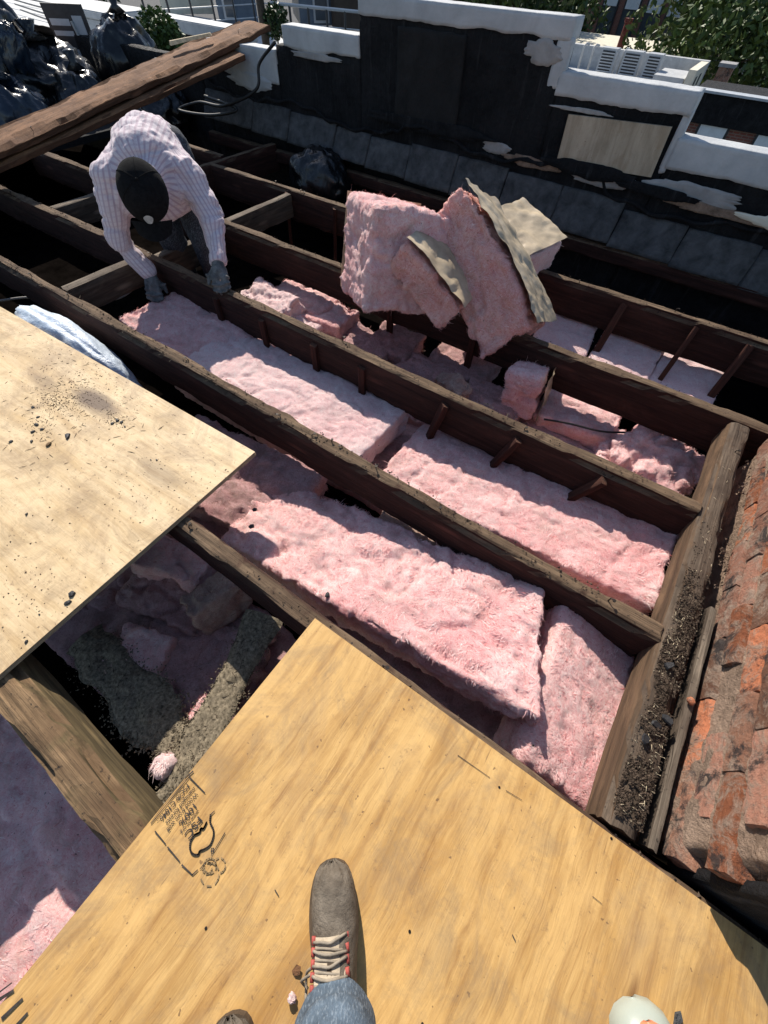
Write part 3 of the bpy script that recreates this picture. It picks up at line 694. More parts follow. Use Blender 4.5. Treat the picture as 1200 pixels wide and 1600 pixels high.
# grit on the header (header space: x along y, so build in beam space)
hd = [o for o in C.objects if o.name == 'header_beam'][0]
rg = np.random.RandomState(3)
def ptsband(n, x0, x1, y0, y1, z, seed, dens=None):
    g = np.random.RandomState(seed); P = np.stack([g.uniform(x0, x1, n*2), g.uniform(y0, y1, n*2), np.full(n*2, z)+g.uniform(0, .006, n*2)], 1)
    k = fbm(P*np.array([14, 40, 0])+seed, 3, seed) > -.15; return P[k][:n]
gb = ptsband(7500, .02, .95, -.036, .036, .002, 5); gb[:, 2] += .012*np.clip(1-np.abs(gb[:, 1])/.04, 0, 1)*np.clip(fbm(gb*np.array([12, 25, 0]), 3, 2)+.5, 0, 1)
gb = gb[(np.random.RandomState(8).rand(len(gb)) < np.clip((.85-gb[:, 0])/.5, 0, 1)) & (fbm(gb*np.array([9, 22, 0])+2, 3, 4)+.35-np.abs(gb[:, 1])*9 > 0)]
grains('grit', gb, 'debris_dark', hd, (.0016, .0048), 1)
g2 = ptsband(3000, .02, 1.2, -.038, .038, .004, 6); g2 = g2[np.random.RandomState(9).rand(len(g2)) < np.clip((1.1-g2[:, 0])/.9, 0, 1)]; grains('grit', g2, 'debris_dark', hd, (.0010, .0032), 2)
grains('grit', g2[::5]+np.array([.003, .002, .004]), 'debris', hd, (.0010, .0030), 12)
splinters('splinters', ptsband(60, .03, .66, -.036, .036, .013, 7), 'straw', hd, (.005, .014), 3, .0007)
splinters('splinters', ptsband(16, .66, 1.4, -.03, .03, .003, 8), 'straw', hd, (.005, .014), 4, .0007)
for i, (x, y) in enumerate(((.27, .0), (.22, .015), (.30, -.022), (.45, .01))):
    b = MB(); q = []
    for k in range(7):
        a = k*.9; r_ = rnd.uniform(.008, .014); q.append((math.cos(a)*r_*1.4, math.sin(a)*r_, 0))
    b.add([(p[0], p[1], 0) for p in q]+[(p[0]*.8, p[1]*.8, .005) for p in q], [tuple(range(7, 14))]+[(k, (k+1) % 7, 7+(k+1) % 7, 7+k) for k in range(7)])
    tag(b.build('slate_chip', 'chip', None, loc=(.5325-y, .268+x, .016), rot=(.1, .15, i*1.3)), 'dark flat chip lying in the grit on the header timber', 'chip', 'flat chips on the header')
# grit and flakes on the weathered joists
for j, n in ((2, 900), (3, 500), (4, 300), (5, 250), (1, 160)):
    L = 5.6; grains('grit', ptsband(n, .7, L, -.03, .03, .001, 60+j), 'debris_dark', J[j], (.0015, .005), 70+j)
splinters('splinters', ptsband(60, 2.2, 5.0, -.033, .033, .003, 81), 'debris', J[2], (.006, .024), 82, .001)
splinters('splinters', ptsband(30, 1.0, 5.0, -.03, .03, .003, 83), 'debris', J[3], (.006, .03), 84, .0012)

# ------------------------------------------------------------------ broken brick chimney
ch = thing('brick_chimney', (.62, .28, 0), 'broken orange brick chimney stub at the right beside the header timber', 'chimney')
def rough_brick(l, w, h, seed):
    g = np.random.RandomState(seed+200); P, Nn, F = grid_box(l/2, w/2, h/2, .011, .002); Q = P+seed*2.3
    P = P+Nn*(.0032*fbm(Q*34, 3, seed)+.0028*(ridge(Q*60, 2, seed+3)-.6))[:, None]
    for k in range(g.randint(3, 6)):                      # broken corners: cut along random planes
        c = np.array([g.choice([-1, 1])*l/2, g.choice([-1, 1])*w/2, g.choice([-1, 1])*h/2]); n_ = c/np.abs(c)*g.uniform(.25, 1, 3); n_ /= np.linalg.norm(n_)
        d = (c@n_)-g.uniform(.002, .011); e = P@n_-d; m = e > 0; P[m] -= (e[m]*(1+.25*fbm(Q[m]*50, 2, seed+k)))[:, None]*n_
    return P, F
bm_ = []
for k in range(16):
    P, F = rough_brick(.2068, .095, .063, k); me = bpy.data.meshes.new('brick'); me.from_pydata(P.tolist(), [], F.tolist())
    me.materials.append(M[('brick_a', 'brick_b', 'brick_c', 'brick_b')[k % 4]]); bm_.append(me)
def put_brick(x, y, z, rz, k):
    o = bpy.data.objects.new('brick', bm_[k % 16]); C.objects.link(o); o.parent = ch
    o.location = (x-.62, y-.28, z); o.rotation_euler = (rnd.gauss(0, .006), rnd.gauss(0, .006), rz+rnd.gauss(0, .006)+(math.pi if rnd.random() < .5 else 0))
k = 0
off = [.0, .004, .010, .014, .022, .028, .036, .040]
for c in range(8):
    z = -.055+.072*c; y = .30+(.10 if c % 2 else 0)
    while y < 1.92:
        if not (c == 1 and .6 < y < .72) and not (rnd.random() < .02 and c < 6):
            put_brick(.690+off[c]+rnd.gauss(0, .0022), y+.09, z+.033, math.pi/2, rnd.randrange(16))
        y += .2075
    for x in np.arange(.80+off[c]+(.0 if c % 2 else .06), 1.25, .212):     # end face towards the photographer
        put_brick(x+.02, .335+rnd.gauss(0, .004), z+.033, 0, rnd.randrange(16))
P, Nn, F = grid_box(.29, .80, .37, .012, .03); P = P+Nn*(.014*fbm(P*9, 4, 3)+.010*fbm(P*40, 3, 5))[:, None]; P[:, 0] += .085*(P[:, 2]+.12)
mk('mortar_core', P+np.array([.3205, .835, .12]), F, 'mortar', ch, smooth=True)
P, Nn, F = grid_box(.012, .11, .09, .015, .01); P = P+Nn*(.012*fbm(P*16, 3, 8))[:, None]
mk('tar_patch', P+np.array([.075, .38, .235]), F, 'tar', ch, smooth=True)
P, Nn, F = grid_box(.33, .012, .30, .02, .008); P = P+Nn*(.014*fbm(P*9, 4, 9))[:, None]
mk('tar_patch', P+np.array([.40, .008, .20]), F, 'tar', ch, smooth=True)
gp = np.random.RandomState(9); cr = np.stack([gp.uniform(-.022, .004, 420), gp.beta(1.2, 1.6, 420)*1.5+.05, gp.uniform(-.05, -.02, 420)], 1); cr = cr[fbm(cr*np.array([0, 9, 0])+4, 2, 6) > -.05]
grains('mortar_crumbs', cr, 'mortar', ch, (.0015, .0075), 11, 1.0)
tag(blob('brick_crumb', (.600, .66, .006), (.011, .013, .009), 'brick_a', 3, .2, .1, 20), 'small orange brick crumb resting on the narrow grey strip', 'rubble')
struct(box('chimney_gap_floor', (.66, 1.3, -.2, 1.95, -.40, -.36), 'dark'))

# ------------------------------------------------------------------ plywood sheets
def ply(name, corner, rz, sx, sy, mat, label, seed, z0=.004, t=.018, flip=False):
    """sheet in local space: grain along X.  corner = world position of the local (0,0) top corner"""
    nx, ny = int(sx/.04), int(sy/.04)
    A, B = np.meshgrid(np.linspace(0, sx, nx+1), np.linspace(0, sy, ny+1), indexing='ij')
    top = np.stack([A.ravel(), B.ravel(), t+.0016*fbm(np.stack([A.ravel()*2, B.ravel()*2, 0*A.ravel()], 1), 3, seed)], 1)
    i = (np.arange(nx)[:, None]*(ny+1)+np.arange(ny)[None, :]).ravel(); F = np.stack([i, i+ny+1, i+ny+2, i+1], 1)
    o = mk(name, top, F, mat, None, smooth=True, loc=(corner[0], corner[1], z0), rot=(0, 0, rz)); tag(o, label, 'plywood')
    e = t-.0026
    b = MB(); m_ = .0012
    for k in range(5): b.box(m_*(k % 2), sx-m_*(k % 2), m_*(k % 2), sy-m_*(k % 2), e*k/5, e*(k+1)/5-.0001)
    b.build('plies', 'ply_edge', o)
    return o
# near sheet: grain runs along world Y, so local X = world -Y, local Y = world +X
p1 = ply('plywood_sheet', (-.387, .229), R(-90+.7), 1.6, 2.44, 'ply_warm', 'golden plywood sheet with a black stamp under the brown boot', 1)
p2 = ply('plywood_sheet', (-1.013, .597), R(182), 2.44, 1.22, 'ply_pale', 'pale dusty plywood sheet at left strewn with black chips', 2)
# stamp (local of p1: x = -Y world from the edge, y = +X world)
def w2p1(x, y): v = p1.matrix_basis.inverted() @ Vector((x, y, 0)); return v.x, v.y
p1.matrix_basis = Matrix.Translation(p1.location) @ p1.rotation_euler.to_matrix().to_4x4()
sk = MB()
X0, Y0 = .478, .008                   # local: text left at x, text bottom at y ; text right = +x, text up = +y
def tx(s, x, y, size, xs_=1.0):
    V, F = text_mesh(s, size); sk.add([(X0+x+v[0]*xs_, Y0+y+v[1], .0205) for v in V], F)
def ln(pts, w):
    for (a, b) in zip(pts, pts[1:]):
        a = Vector((*a, 0)); b = Vector((*b, 0)); d = (b-a).normalized(); n_ = Vector((-d.y, d.x, 0))*w/2
        sk.add([(X0+v.x, Y0+v.y, .0204) for v in (a-n_-d*w*.2, b-n_*.7+d*w*.2, b+n_*.7+d*w*.2, a+n_-d*w*.2)], [(0, 1, 2, 3)])
tx('FSC® C1046..', .010, .005, .0165, .92)
tx('managed forests', .006, .0235, .0125, 1.0)
tx('Wood from well', .010, .0355, .0125, 1.0)
tx('100%', .024, .0485, .0185, 1.2)
tx('www.fsc.org', .030, .0655, .0105, .95)
tx('FSC', .036, .0765, .023, 1.15)
ln([(-.004, -.001), (.108, -.001)], .0022); ln([(-.006, -.006), (.03, -.003), (.07, -.005), (.108, -.003)], .0014); ln([(-.014, -.002), (.006, -.006)], .0035)
ln([(-.001, .002), (-.001, .055)], .0028); ln([(.112, .018), (.113, .056)], .0028); ln([(.114, .064), (.115, .106)], .0028); ln([(.116, .114), (.114, .146), (.102, .149)], .003)
ln([(.024, .150), (.069, .155)], .0022); ln([(.084, .153), (.098, .152)], .0022)
for seg in ([(.020, .098), (.030, .108), (.035, .124), (.044, .134), (.058, .139), (.070, .134), (.078, .128), (.084, .130), (.090, .120), (.088, .108), (.078, .098), (.066, .096)], [(.066, .096), (.056, .102), (.050, .099), (.046, .104), (.034, .101)]):
    tp = [(p.x, p.y) for p in curve([(a_, b_, 0) for a_, b_ in seg], 44)]; ln(tp, .0046)
ln([(.020, .098), (.010, .100)], .0028); ln([(.060, .146), (.065, .150), (.061, .153), (.057, .150), (.060, .146)], .002)
sk.build('printed_stamp', 'ink', p1)
sk = MB()
for (x, y, r_) in ((.082, .166, .012), (.092, .176, .018), (.088, .164, .009), (.070, .182, .012)):
    for q in range(14):
        a = q/14*6.28
        if rnd.random() < .62: ln([(x+r_*math.cos(a), y+r_*math.sin(a)*1.2), (x+r_*math.cos(a+.45), y+r_*math.sin(a+.45)*1.2)], .0032)
sk.build('ink_smear', 'ink_soft', p1)
sk = MB(); X0 = Y0 = 0
for (a, b, w_) in ((at(2, 1560), at(22, 1547), .006), (at(5, 1590), at(36, 1560), .006), (at(28, 1600), at(44, 1582), .005), (at(0, 1550), at(20, 1535), .003)):
    u0 = w2p1(a.x*.982, a.y*.982); u1 = w2p1(b.x*.982, b.y*.982); ln([u0, u1], w_)
for (a, b, w_) in ((at(715, 1180), at(765, 1215), .0016), (at(790, 1235), at(815, 1250), .0014), (at(925, 1400), at(940, 1412), .0012), (at(800, 1460), at(805, 1470), .002), (at(430, 1390), at(436, 1400), .002)):
    u0 = w2p1(a.x*.982, a.y*.982); u1 = w2p1(b.x*.982, b.y*.982); ln([u0, u1], w_)
sk.build('ink_strokes', 'ink', p1)['kind'] = 'stuff'
for (px, py) in ((833, 1165), (955, 1310), (962, 1305), (1055, 1375), (780, 1230), (322, 1450), (550, 1005), (640, 1455), (660, 1600)):
    a = at(px, py, .022); u0 = w2p1(a.x, a.y); b = MB(); b.lathe([(.0028, .0), (.0028, .0010), (.001, .0012)], 9, (u0[0], u0[1], .0185)); b.build('nail', 'steel', p1)
# dirt and chips on the pale sheet
def on2(px, py, z=.023): v = at(px, py, z); return v
p2.matrix_basis = Matrix.Translation(p2.location) @ p2.rotation_euler.to_matrix().to_4x4(); inv2 = p2.matrix_basis.inverted()
gr = []
for (px, py, n, sp) in ((92, 632, 420, 20), (105, 622, 260, 28), (185, 655, 160, 12), (60, 665, 120, 14), (130, 605, 240, 45), (200, 610, 120, 40), (85, 540, 90, 45), (270, 760, 90, 60), (60, 940, 60, 50), (30, 900, 60, 80), (200, 720, 110, 110), (300, 720, 60, 60)):
    for q in range(n):
        v = inv2 @ on2(rnd.gauss(px, sp), rnd.gauss(py, sp*.55))
        if 0 < v.x < 2.4 and .01 < v.y < 1.2: gr.append((v.x, v.y, .0185))
grains('dirt', gr, 'debris_dark', p2, (.0012, .0038), 21)
sp_ = []
for q in range(150):
    v = inv2 @ on2(rnd.gauss(110, 70), rnd.gauss(640, 45))
    if 0 < v.x < 2.4 and .01 < v.y < 1.2: sp_.append((v.x, v.y, .019))
splinters('straw_bits', sp_, 'debris_dark', p2, (.008, .03), 22, .0009)
def chip(px, py, s, label, grp=None, mat='chip', z=.022, el=1.6):
    b = MB(); q = []; n_ = rnd.randrange(5, 8)
    for k in range(n_):
        a = k/n_*6.28; r_ = s*rnd.uniform(.6, 1.1); q.append((math.cos(a)*r_*el, math.sin(a)*r_))
    b.add([(*p, 0) for p in q]+[(p[0]*.85, p[1]*.85, s*.5) for p in q]+[(0, 0, s*.65)], [(k, (k+1) % n_, n_+(k+1) % n_, n_+k) for k in range(n_)]+[(n_+k, n_+(k+1) % n_, 2*n_) for k in range(n_)]+[tuple(range(n_))[::-1]])
    v = at(px, py, z); return tag(b.build('roofing_chip', mat, None, loc=(v.x, v.y, z+.0015), rot=(0, 0, rnd.uniform(0, 3))), label, 'chip', grp)
G2 = 'black chips on the pale plywood'
chip(106, 682, .011, 'largest oval black chip on the pale plywood', G2, el=1.9); chip(113, 929, .010, 'squarish black chip near the lower edge of the pale plywood', G2, el=1.2)
chip(106, 942, .007, 'small black chip just below a squarish chip on pale plywood', G2)
for (px, py, s) in ((58, 664, .010), (52, 675, .008), (66, 671, .007), (60, 652, .006), (18, 690, .007), (50, 690, .007), (52, 637, .006), (183, 657, .009), (190, 660, .007), (176, 662, .007), (195, 667, .005), (42, 404+400, .006), (42, 1003, .006), (236, 719, .0035), (245, 719, .004), (214, 699, .003), (62, 960, .003)):
    chip(px, py, s*.85, 'small black chip among the dirt on the pale plywood', G2)
chip(77, 695, .010, 'small rusty brown crumb on the pale plywood', None, 'oldbeam')
# ------------------------------------------------------------------ insulation in the bays
wool('insulation_batt', 'long bright pink batt in the near bay beside the golden plywood', (-.43, .545, -.245), (1.34, .42, .16), (R(-3), R(-10), R(3.5)), 'wool', 1.1, 1, .0085, -.30, .0, 7000, lumps=1.3)
wool('insulation_batt', 'squarish pink batt against the grit-covered header timber', (.375, .58, -.235), (.30, .58, .20), (R(0), R(15), R(-2)), 'wool', 1.0, 2, .0085, -.20, 0, 3500, rnd_=.25, lumps=.55)
wool('insulation_batt', 'pale pink batt in the middle bay with a clean cut right end', (-1.42, 1.15, -.265), (1.26, .44, .13), (0, R(-.5), R(.5)), 'wool_clean', .8, 3, .009, 0, 0, 5000)
wool('insulation_batt', 'long pink batt in the middle bay touching the header timber', (-.09, 1.205, -.262), (1.20, .46, .14), (R(1), R(-4.5), R(1.5)), 'wool', .9, 4, .009, 0, 0, 5500)
wool('insulation_batt', "torn pink batt lying just below the worker's gloved hands", (-2.27, 1.17, -.27), (.66, .44, .16), (R(4), R(5), R(-4)), 'wool', 1.3, 5, .010, .1, 0, 2500)
G = 'insulation scraps'
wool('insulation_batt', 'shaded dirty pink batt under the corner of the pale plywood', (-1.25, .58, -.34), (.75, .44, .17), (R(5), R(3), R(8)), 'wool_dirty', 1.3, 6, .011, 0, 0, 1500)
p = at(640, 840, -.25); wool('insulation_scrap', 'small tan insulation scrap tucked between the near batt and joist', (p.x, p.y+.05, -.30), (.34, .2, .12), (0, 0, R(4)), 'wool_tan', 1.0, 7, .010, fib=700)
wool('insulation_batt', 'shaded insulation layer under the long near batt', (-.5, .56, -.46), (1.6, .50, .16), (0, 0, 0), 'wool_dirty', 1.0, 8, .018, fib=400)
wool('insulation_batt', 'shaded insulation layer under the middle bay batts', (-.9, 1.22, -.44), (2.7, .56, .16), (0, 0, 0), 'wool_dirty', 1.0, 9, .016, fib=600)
# bay before the heap
def scrap(px, py, z, sx, sy, sz, rz, mat, label, seed, amp=1.2, tilt=(0, 0), fib=900, lumps=1.0, step=.0095, group=None):
    p = at(px, py, z); return wool('insulation_scrap', label, (p.x, p.y, z-sz/2), (sx, sy, sz), (R(tilt[0]), R(tilt[1]), R(rz)), mat, amp, seed, step, fib=fib, lumps=lumps, group=group)
scrap(415, 468, -.22, 0.46, 0.29, .16, -8, 'wool_clean', 'bright fluffy pink scrap in the bay right of the worker', 10, 1.6, (12, -6))
scrap(470, 462, -.25, 0.48, 0.24, .12, 2, 'wool', 'narrow pink strip behind the bright fluffy scrap', 11, 1.2)
scrap(515, 487, -.25, 0.30, 0.26, .14, 6, 'wool', 'shaded pink block left of the heap, farther of two', 12, 1.1)
scrap(455, 500, -.27, 0.39, 0.22, .12, -4, 'wool_clean', 'thin pink scrap close behind the gloved-hand joist', 13, 1.2)
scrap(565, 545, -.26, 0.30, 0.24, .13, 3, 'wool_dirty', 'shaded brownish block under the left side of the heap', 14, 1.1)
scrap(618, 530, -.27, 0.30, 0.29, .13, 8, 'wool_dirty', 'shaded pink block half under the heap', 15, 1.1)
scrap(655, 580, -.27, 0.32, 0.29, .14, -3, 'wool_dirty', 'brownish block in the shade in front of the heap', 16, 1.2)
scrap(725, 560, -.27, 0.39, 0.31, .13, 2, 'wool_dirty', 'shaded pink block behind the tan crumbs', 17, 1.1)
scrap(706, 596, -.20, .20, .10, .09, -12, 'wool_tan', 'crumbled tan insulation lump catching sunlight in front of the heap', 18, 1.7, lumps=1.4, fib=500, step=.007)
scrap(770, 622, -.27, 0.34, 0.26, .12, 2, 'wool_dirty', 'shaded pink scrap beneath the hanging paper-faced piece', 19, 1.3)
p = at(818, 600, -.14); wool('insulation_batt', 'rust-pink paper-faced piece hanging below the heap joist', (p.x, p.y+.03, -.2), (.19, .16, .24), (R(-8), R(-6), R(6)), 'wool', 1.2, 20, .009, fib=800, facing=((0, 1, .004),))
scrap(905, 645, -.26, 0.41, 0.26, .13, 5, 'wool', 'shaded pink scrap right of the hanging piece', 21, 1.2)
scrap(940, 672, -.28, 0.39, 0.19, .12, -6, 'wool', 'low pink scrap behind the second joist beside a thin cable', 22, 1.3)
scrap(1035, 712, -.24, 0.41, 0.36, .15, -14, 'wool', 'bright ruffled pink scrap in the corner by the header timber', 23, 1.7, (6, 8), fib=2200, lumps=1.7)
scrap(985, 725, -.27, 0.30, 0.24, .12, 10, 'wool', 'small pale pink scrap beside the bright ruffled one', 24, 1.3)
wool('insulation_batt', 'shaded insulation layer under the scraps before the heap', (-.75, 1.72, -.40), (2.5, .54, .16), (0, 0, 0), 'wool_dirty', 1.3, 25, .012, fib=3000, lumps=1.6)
# far bay
scrap(885, 515, -.235, .34, .50, .14, 8, 'wool_clean', 'rounded shaded batt at the left of the far bay', 26, .5, (11, 0))
scrap(982, 545, -.235, .36, .62, .14, 1, 'wool_clean', 'shaded lilac-pink batt in the middle of the far bay', 27, .4, (11, 0))
scrap(1080, 580, -.245, .36, .62, .14, -2, 'wool_clean', 'shaded lilac-pink batt at the right of the far bay', 28, .4, (11, 0))
# the pit between the sheets
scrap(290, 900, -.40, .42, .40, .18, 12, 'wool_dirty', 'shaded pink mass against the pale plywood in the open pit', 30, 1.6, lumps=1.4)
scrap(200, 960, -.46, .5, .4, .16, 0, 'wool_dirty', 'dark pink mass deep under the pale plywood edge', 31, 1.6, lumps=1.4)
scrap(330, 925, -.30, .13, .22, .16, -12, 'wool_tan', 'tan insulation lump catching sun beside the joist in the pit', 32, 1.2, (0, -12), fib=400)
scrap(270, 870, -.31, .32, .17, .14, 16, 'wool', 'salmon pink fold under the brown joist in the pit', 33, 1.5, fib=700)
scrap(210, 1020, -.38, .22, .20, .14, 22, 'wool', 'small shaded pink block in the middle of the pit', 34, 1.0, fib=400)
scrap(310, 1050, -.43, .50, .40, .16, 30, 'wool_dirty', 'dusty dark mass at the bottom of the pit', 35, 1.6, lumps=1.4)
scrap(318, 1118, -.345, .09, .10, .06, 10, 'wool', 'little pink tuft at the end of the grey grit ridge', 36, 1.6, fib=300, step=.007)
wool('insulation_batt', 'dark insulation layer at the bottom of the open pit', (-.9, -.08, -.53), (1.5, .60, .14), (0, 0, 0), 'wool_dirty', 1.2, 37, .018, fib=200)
wool('insulation_batt', 'smooth shaded pink batt at the lower left behind the rotted joist', (-.75, -.83, -.45), (1.3, .70, .16), (R(0), R(0), R(3)), 'wool', .9, 38, .012, 0, 0, 2500)
scrap(252, 1196, -.29, .035, .03, .03, 10, 'wool_clean', 'tiny pink shred on the grey grit beside the stamp', 39, 1.6, fib=200, step=.006)
# ceiling boards topped with grey grit in the pit
def gritboard(p0, p1, w, label, seed, n):
    o = beam('ceiling_board', p0, p1, w*.8, .05, 'grey_wood', label, seed, .006, .004, cat='board')
    L = (Vector(p1)-Vector(p0)).length; g = np.random.RandomState(seed)
    def half(x): return w*(.46+.22*fbm(np.stack([x*7, 0*x+seed, 0*x], 1), 3, seed+8))
    def top(x, y): return .010+.018*np.clip(fbm(np.stack([x*11, y*14, 0*x+seed], 1), 4, seed)+.35, 0, 1)*np.clip(1-(y/np.maximum(half(x), .02))**2, 0, 1)
    nx, ny = int(L/.008), 22; A, B = np.meshgrid(np.linspace(0, L, nx+1), np.linspace(-1.25, 1.25, ny+1), indexing='ij'); x = A.ravel(); y = B.ravel()*half(x)
    z = top(x, y)-.03*np.clip(np.abs(B.ravel())-.95, 0, 1)+.004*fbm(np.stack([x, y, 0*x], 1)*110, 3, seed+1); i = (np.arange(nx)[:, None]*(ny+1)+np.arange(ny)[None, :]).ravel()
    mk('grit_bed', np.stack([x, y, z], 1), np.stack([i, i+ny+1, i+ny+2, i+1], 1), 'debris', o, smooth=True)['kind'] = 'stuff'
    x = g.uniform(0, L, n); y = g.normal(0, .62, n)*half(x); q = np.stack([x, y, top(x, y)-.004+.02*(np.abs(y) > half(x))*0], 1)
    grains('grit', q, 'debris', o, (.0015, .0065), seed, 1.0); splinters('splinters', q[:60]+np.array([0, 0, .004]), 'debris_dark', o, (.008, .03), seed+2, .001); return o
gritboard((-.655, .19, -.30), (-.47, -.40, -.31), .10, 'board under grey grit running from the brown joist to the golden sheet', 51, 5200)
gritboard((-1.20, -.275, -.40), (-.545, -.29, -.345), .15, 'board under dark grit running along the rotted joist in the pit', 52, 6500)

# ------------------------------------------------------------------ the heap of torn batts on the joist
def obatt(label, c, x, y, size, seed, **k):
    return wool('insulation_batt', label, c, size, axes=axes3(x, y), seed=seed, **k)
# left: upright folded batt; middle: leaning paper-faced batt; right: lying paper-faced piece
obatt('upright pink batt at the left of the heap', (-1.325, 2.00, .165), (.29, .37, -.10), (-.40, .27, -.10), (.44, .47, .46), 60, mat='wool', amp=1.1, fib=3500, sag=.01, lumps=1.2, rnd_=.12, facing=((1, 1, .0),))
obatt('folded pink flap with torn paper in the middle of the heap', (-1.03, 2.00, .16), (.62, .05, -.42), (-.05, .85, -.1), (.40, .42, .16), 61, mat='wool_torn', amp=1.2, fib=2200, sag=.02, lumps=1.2, rnd_=.15, facing=((2, 1, .006),))
obatt('leaning pink batt with grey paper facing at the top of the heap', (-.83, 2.17, .13), (.80, -.25, -.55), (.01, .89, -.39), (.72, .40, .30), 62, mat='wool_torn', amp=1.2, fib=4000, sag=.025, lumps=1.3, rnd_=.10, facing=((2, 1, .008),))
obatt('paper-faced pink piece lying at the right end of the heap', (-.90, 2.70, .10), (.80, -.25, -.20), (.25, .80, .06), (.38, .32, .17), 63, mat='wool_clean', amp=.8, fib=1500, facing=((2, 1, .006),))

# ------------------------------------------------------------------ sacks, board, cables
b = blob('plastic_sack', (-2.40, .62, -.17), (.46, .13, .20), 'bag_white', 5, .14, .07, 72); b.rotation_euler = (0, R(14), R(2)); tag(b, 'milky white plastic sack poking up behind the pale plywood', 'sack')
V, F = text_mesh('LIFE', .05)
mk('faint_print', [(v[0]-.06, -.135, v[1]) for v in V], F, 'blue_print', b, loc=(-.16, -.012, .05), rot=(R(-25), R(60), 0))
for (px, py, z, rad, mat, label, sd) in ((205, 105, .22, (.36, .36, .42), 'bag_black', 'shiny upright black rubbish sack left of the rough board', 1),
        (75, 130, .16, (.55, .50, .34), 'bag_black', 'wide slumped black rubbish sack at the far left', 2), (10, 100, .30, (.40, .45, .46), 'bag_black', 'black rubbish sack at the left edge under a clear sheet', 3),
        (25, 185, .05, (.42, .32, .30), 'bag_blue', 'dark blue rubbish sack at the left edge beside the board', 4), (135, 160, .08, (.34, .30, .26), 'bag_black', 'low black rubbish sack between board and upright sack', 6), (262, 168, .05, (.30, .34, .24), 'bag_black', 'black rubbish sack under the board near the coiled hose', 9)):
    p = at(px, py, z); o = blob('rubbish_sack', (p.x, p.y, z), rad, mat, sd, .2, .10, 80, freq=1.2); tag(o, label, 'sack')
    nk = MB(); nk.lathe([(rad[0]*.25, 0), (rad[0]*.08, .05), (rad[0]*.16, .12), (rad[0]*.05, .13)], 12, (rad[0]*.2, 0, rad[2]*.92)); nk.build('tied_neck', mat, o, True)
p = at(500, 265, -.05); o = blob('rubbish_sack', (p.x, p.y, -.14), (.34, .26, .26), 'bag_black', 8, .18, .10, 72); tag(o, 'black rubbish sack sunk in the far bay by the black wall', 'sack')
beam('rough_board', (-4.60, .25, .05), (-4.20, 3.92, .66), .44, .055, 'plank', 'rough brown board slanting from the joists up onto the parapet', 90, .022, .012, cat='board', nails=4)
beam('rough_board', (-4.52, .25, -.005), (-4.02, 3.50, .535), .22, .05, 'plank', 'darker split board tucked under the rough brown board', 91, .016, .006, cat='board')
b = MB(); b.add([(-4.36, 3.10, .575), (-4.33, 3.09, .575), (-4.20, 3.42, .615), (-4.22, 3.44, .615), (-4.355, 3.10, .60), (-4.335, 3.095, .60), (-4.205, 3.41, .63), (-4.22, 3.43, .63)], BOXF); tag(b.build('wood_offcut', 'straw'), 'pale splintered offcut lying on the rough board', 'offcut')
b = MB(); p = [aty(430, 65, 3.5), aty(405, 100, 3.45), aty(400, 140, 3.4), aty(350, 165, 3.3), aty(310, 160, 3.35), aty(280, 172, 3.3), aty(330, 180, 3.25), aty(370, 170, 3.3), aty(320, 150, 3.4)]
b.tube(curve(p, 90), .012, 7); tag(b.build('black_hose', 'cable', None, True), 'black hose drooping from the parapet and coiled at its foot', 'hose')
b = MB(); b.tube(curve([at(0, 470, -.3), at(40, 465, -.3), at(70, 468, -.32)], 16), .008, 6); tag(b.build('loose_wire', 'cable_grey', None, True), 'pale grey wire at the left edge under the second joist', 'wire')
b = MB(); b.tube(curve([at(140, 470, -.3), at(180, 468, -.3), at(205, 455, -.28), at(222, 436, -.24)], 24), .006, 6); tag(b.build('loose_wire', 'cable_grey', None, True), "pale grey wire below the worker's left-hand glove", 'wire')
b = MB(); b.tube(curve([at(850, 655, -.2), at(890, 662, -.21), at(940, 674, -.22), at(985, 676, -.24)], 20), .005, 6); tag(b.build('loose_wire', 'cable', None, True), 'thin black wire across the pink scraps near the header', 'wire')
chip(393, 823, .012, 'grey flat chip lying on the near pink batt', None, 'felt', -.145, 1.2); chip(512, 930, .012, 'dark crumb on the near pink batt beside the joist', None, 'chip', -.150, 1.3); chip(398, 797, .011, 'dark chip on the shaded end of the near pink batt', None, 'chip', -.15, 1.2)

# ------------------------------------------------------------------ the worker
person = None
def chain_stripe(V, bones):
    """distance round the nearest bone: stripes run along sleeves and down the back"""
    best = np.full(len(V), 1e9); out = np.zeros(len(V))
    for (a, b, ref, r_) in bones:
        a = np.array(a); b = np.array(b); d = b-a; L = np.linalg.norm(d); d = d/L
        t = np.clip((V-a)@d, 0, L); c = a+t[:, None]*d; q = V-c; dist = np.linalg.norm(q, axis=1)/r_
        x = np.array(ref, float); x -= d*(x@d); x /= np.linalg.norm(x); y = np.cross(d, x)
        s = np.arctan2(q@y, q@x)*r_
        k = dist < best; best[k] = dist[k]; out[k] = s[k]
    return out
SR, SLf = Vector((-2.50, 1.645, .395)), Vector((-2.745, 1.345, .385))
NK, CH, PV = Vector((-2.56, 1.455, .40)), Vector((-2.67, 1.545, .39)), Vector((-2.87, 1.745, .40))
HD = Vector((-2.40, 1.315, .385))
ER, EL = Vector((-2.315, 1.61, .235)), Vector((-2.715, 1.235, .13))
WR, WL = Vector((-2.135, 1.437, .095)), Vector((-2.625, 1.285, -.045))
HR, HL = Vector((-2.085, 1.392, .035)), Vector((-2.60, 1.245, -.13))
lat = Vector((.63, .775, 0))
hipR, hipL = PV+lat*.09+Vector((.02, -.02, -.03)), PV-lat*.09+Vector((.02, -.02, -.03))
KR, KL = Vector((-2.60, 1.70, .05)), Vector((-2.83, 1.62, .03))
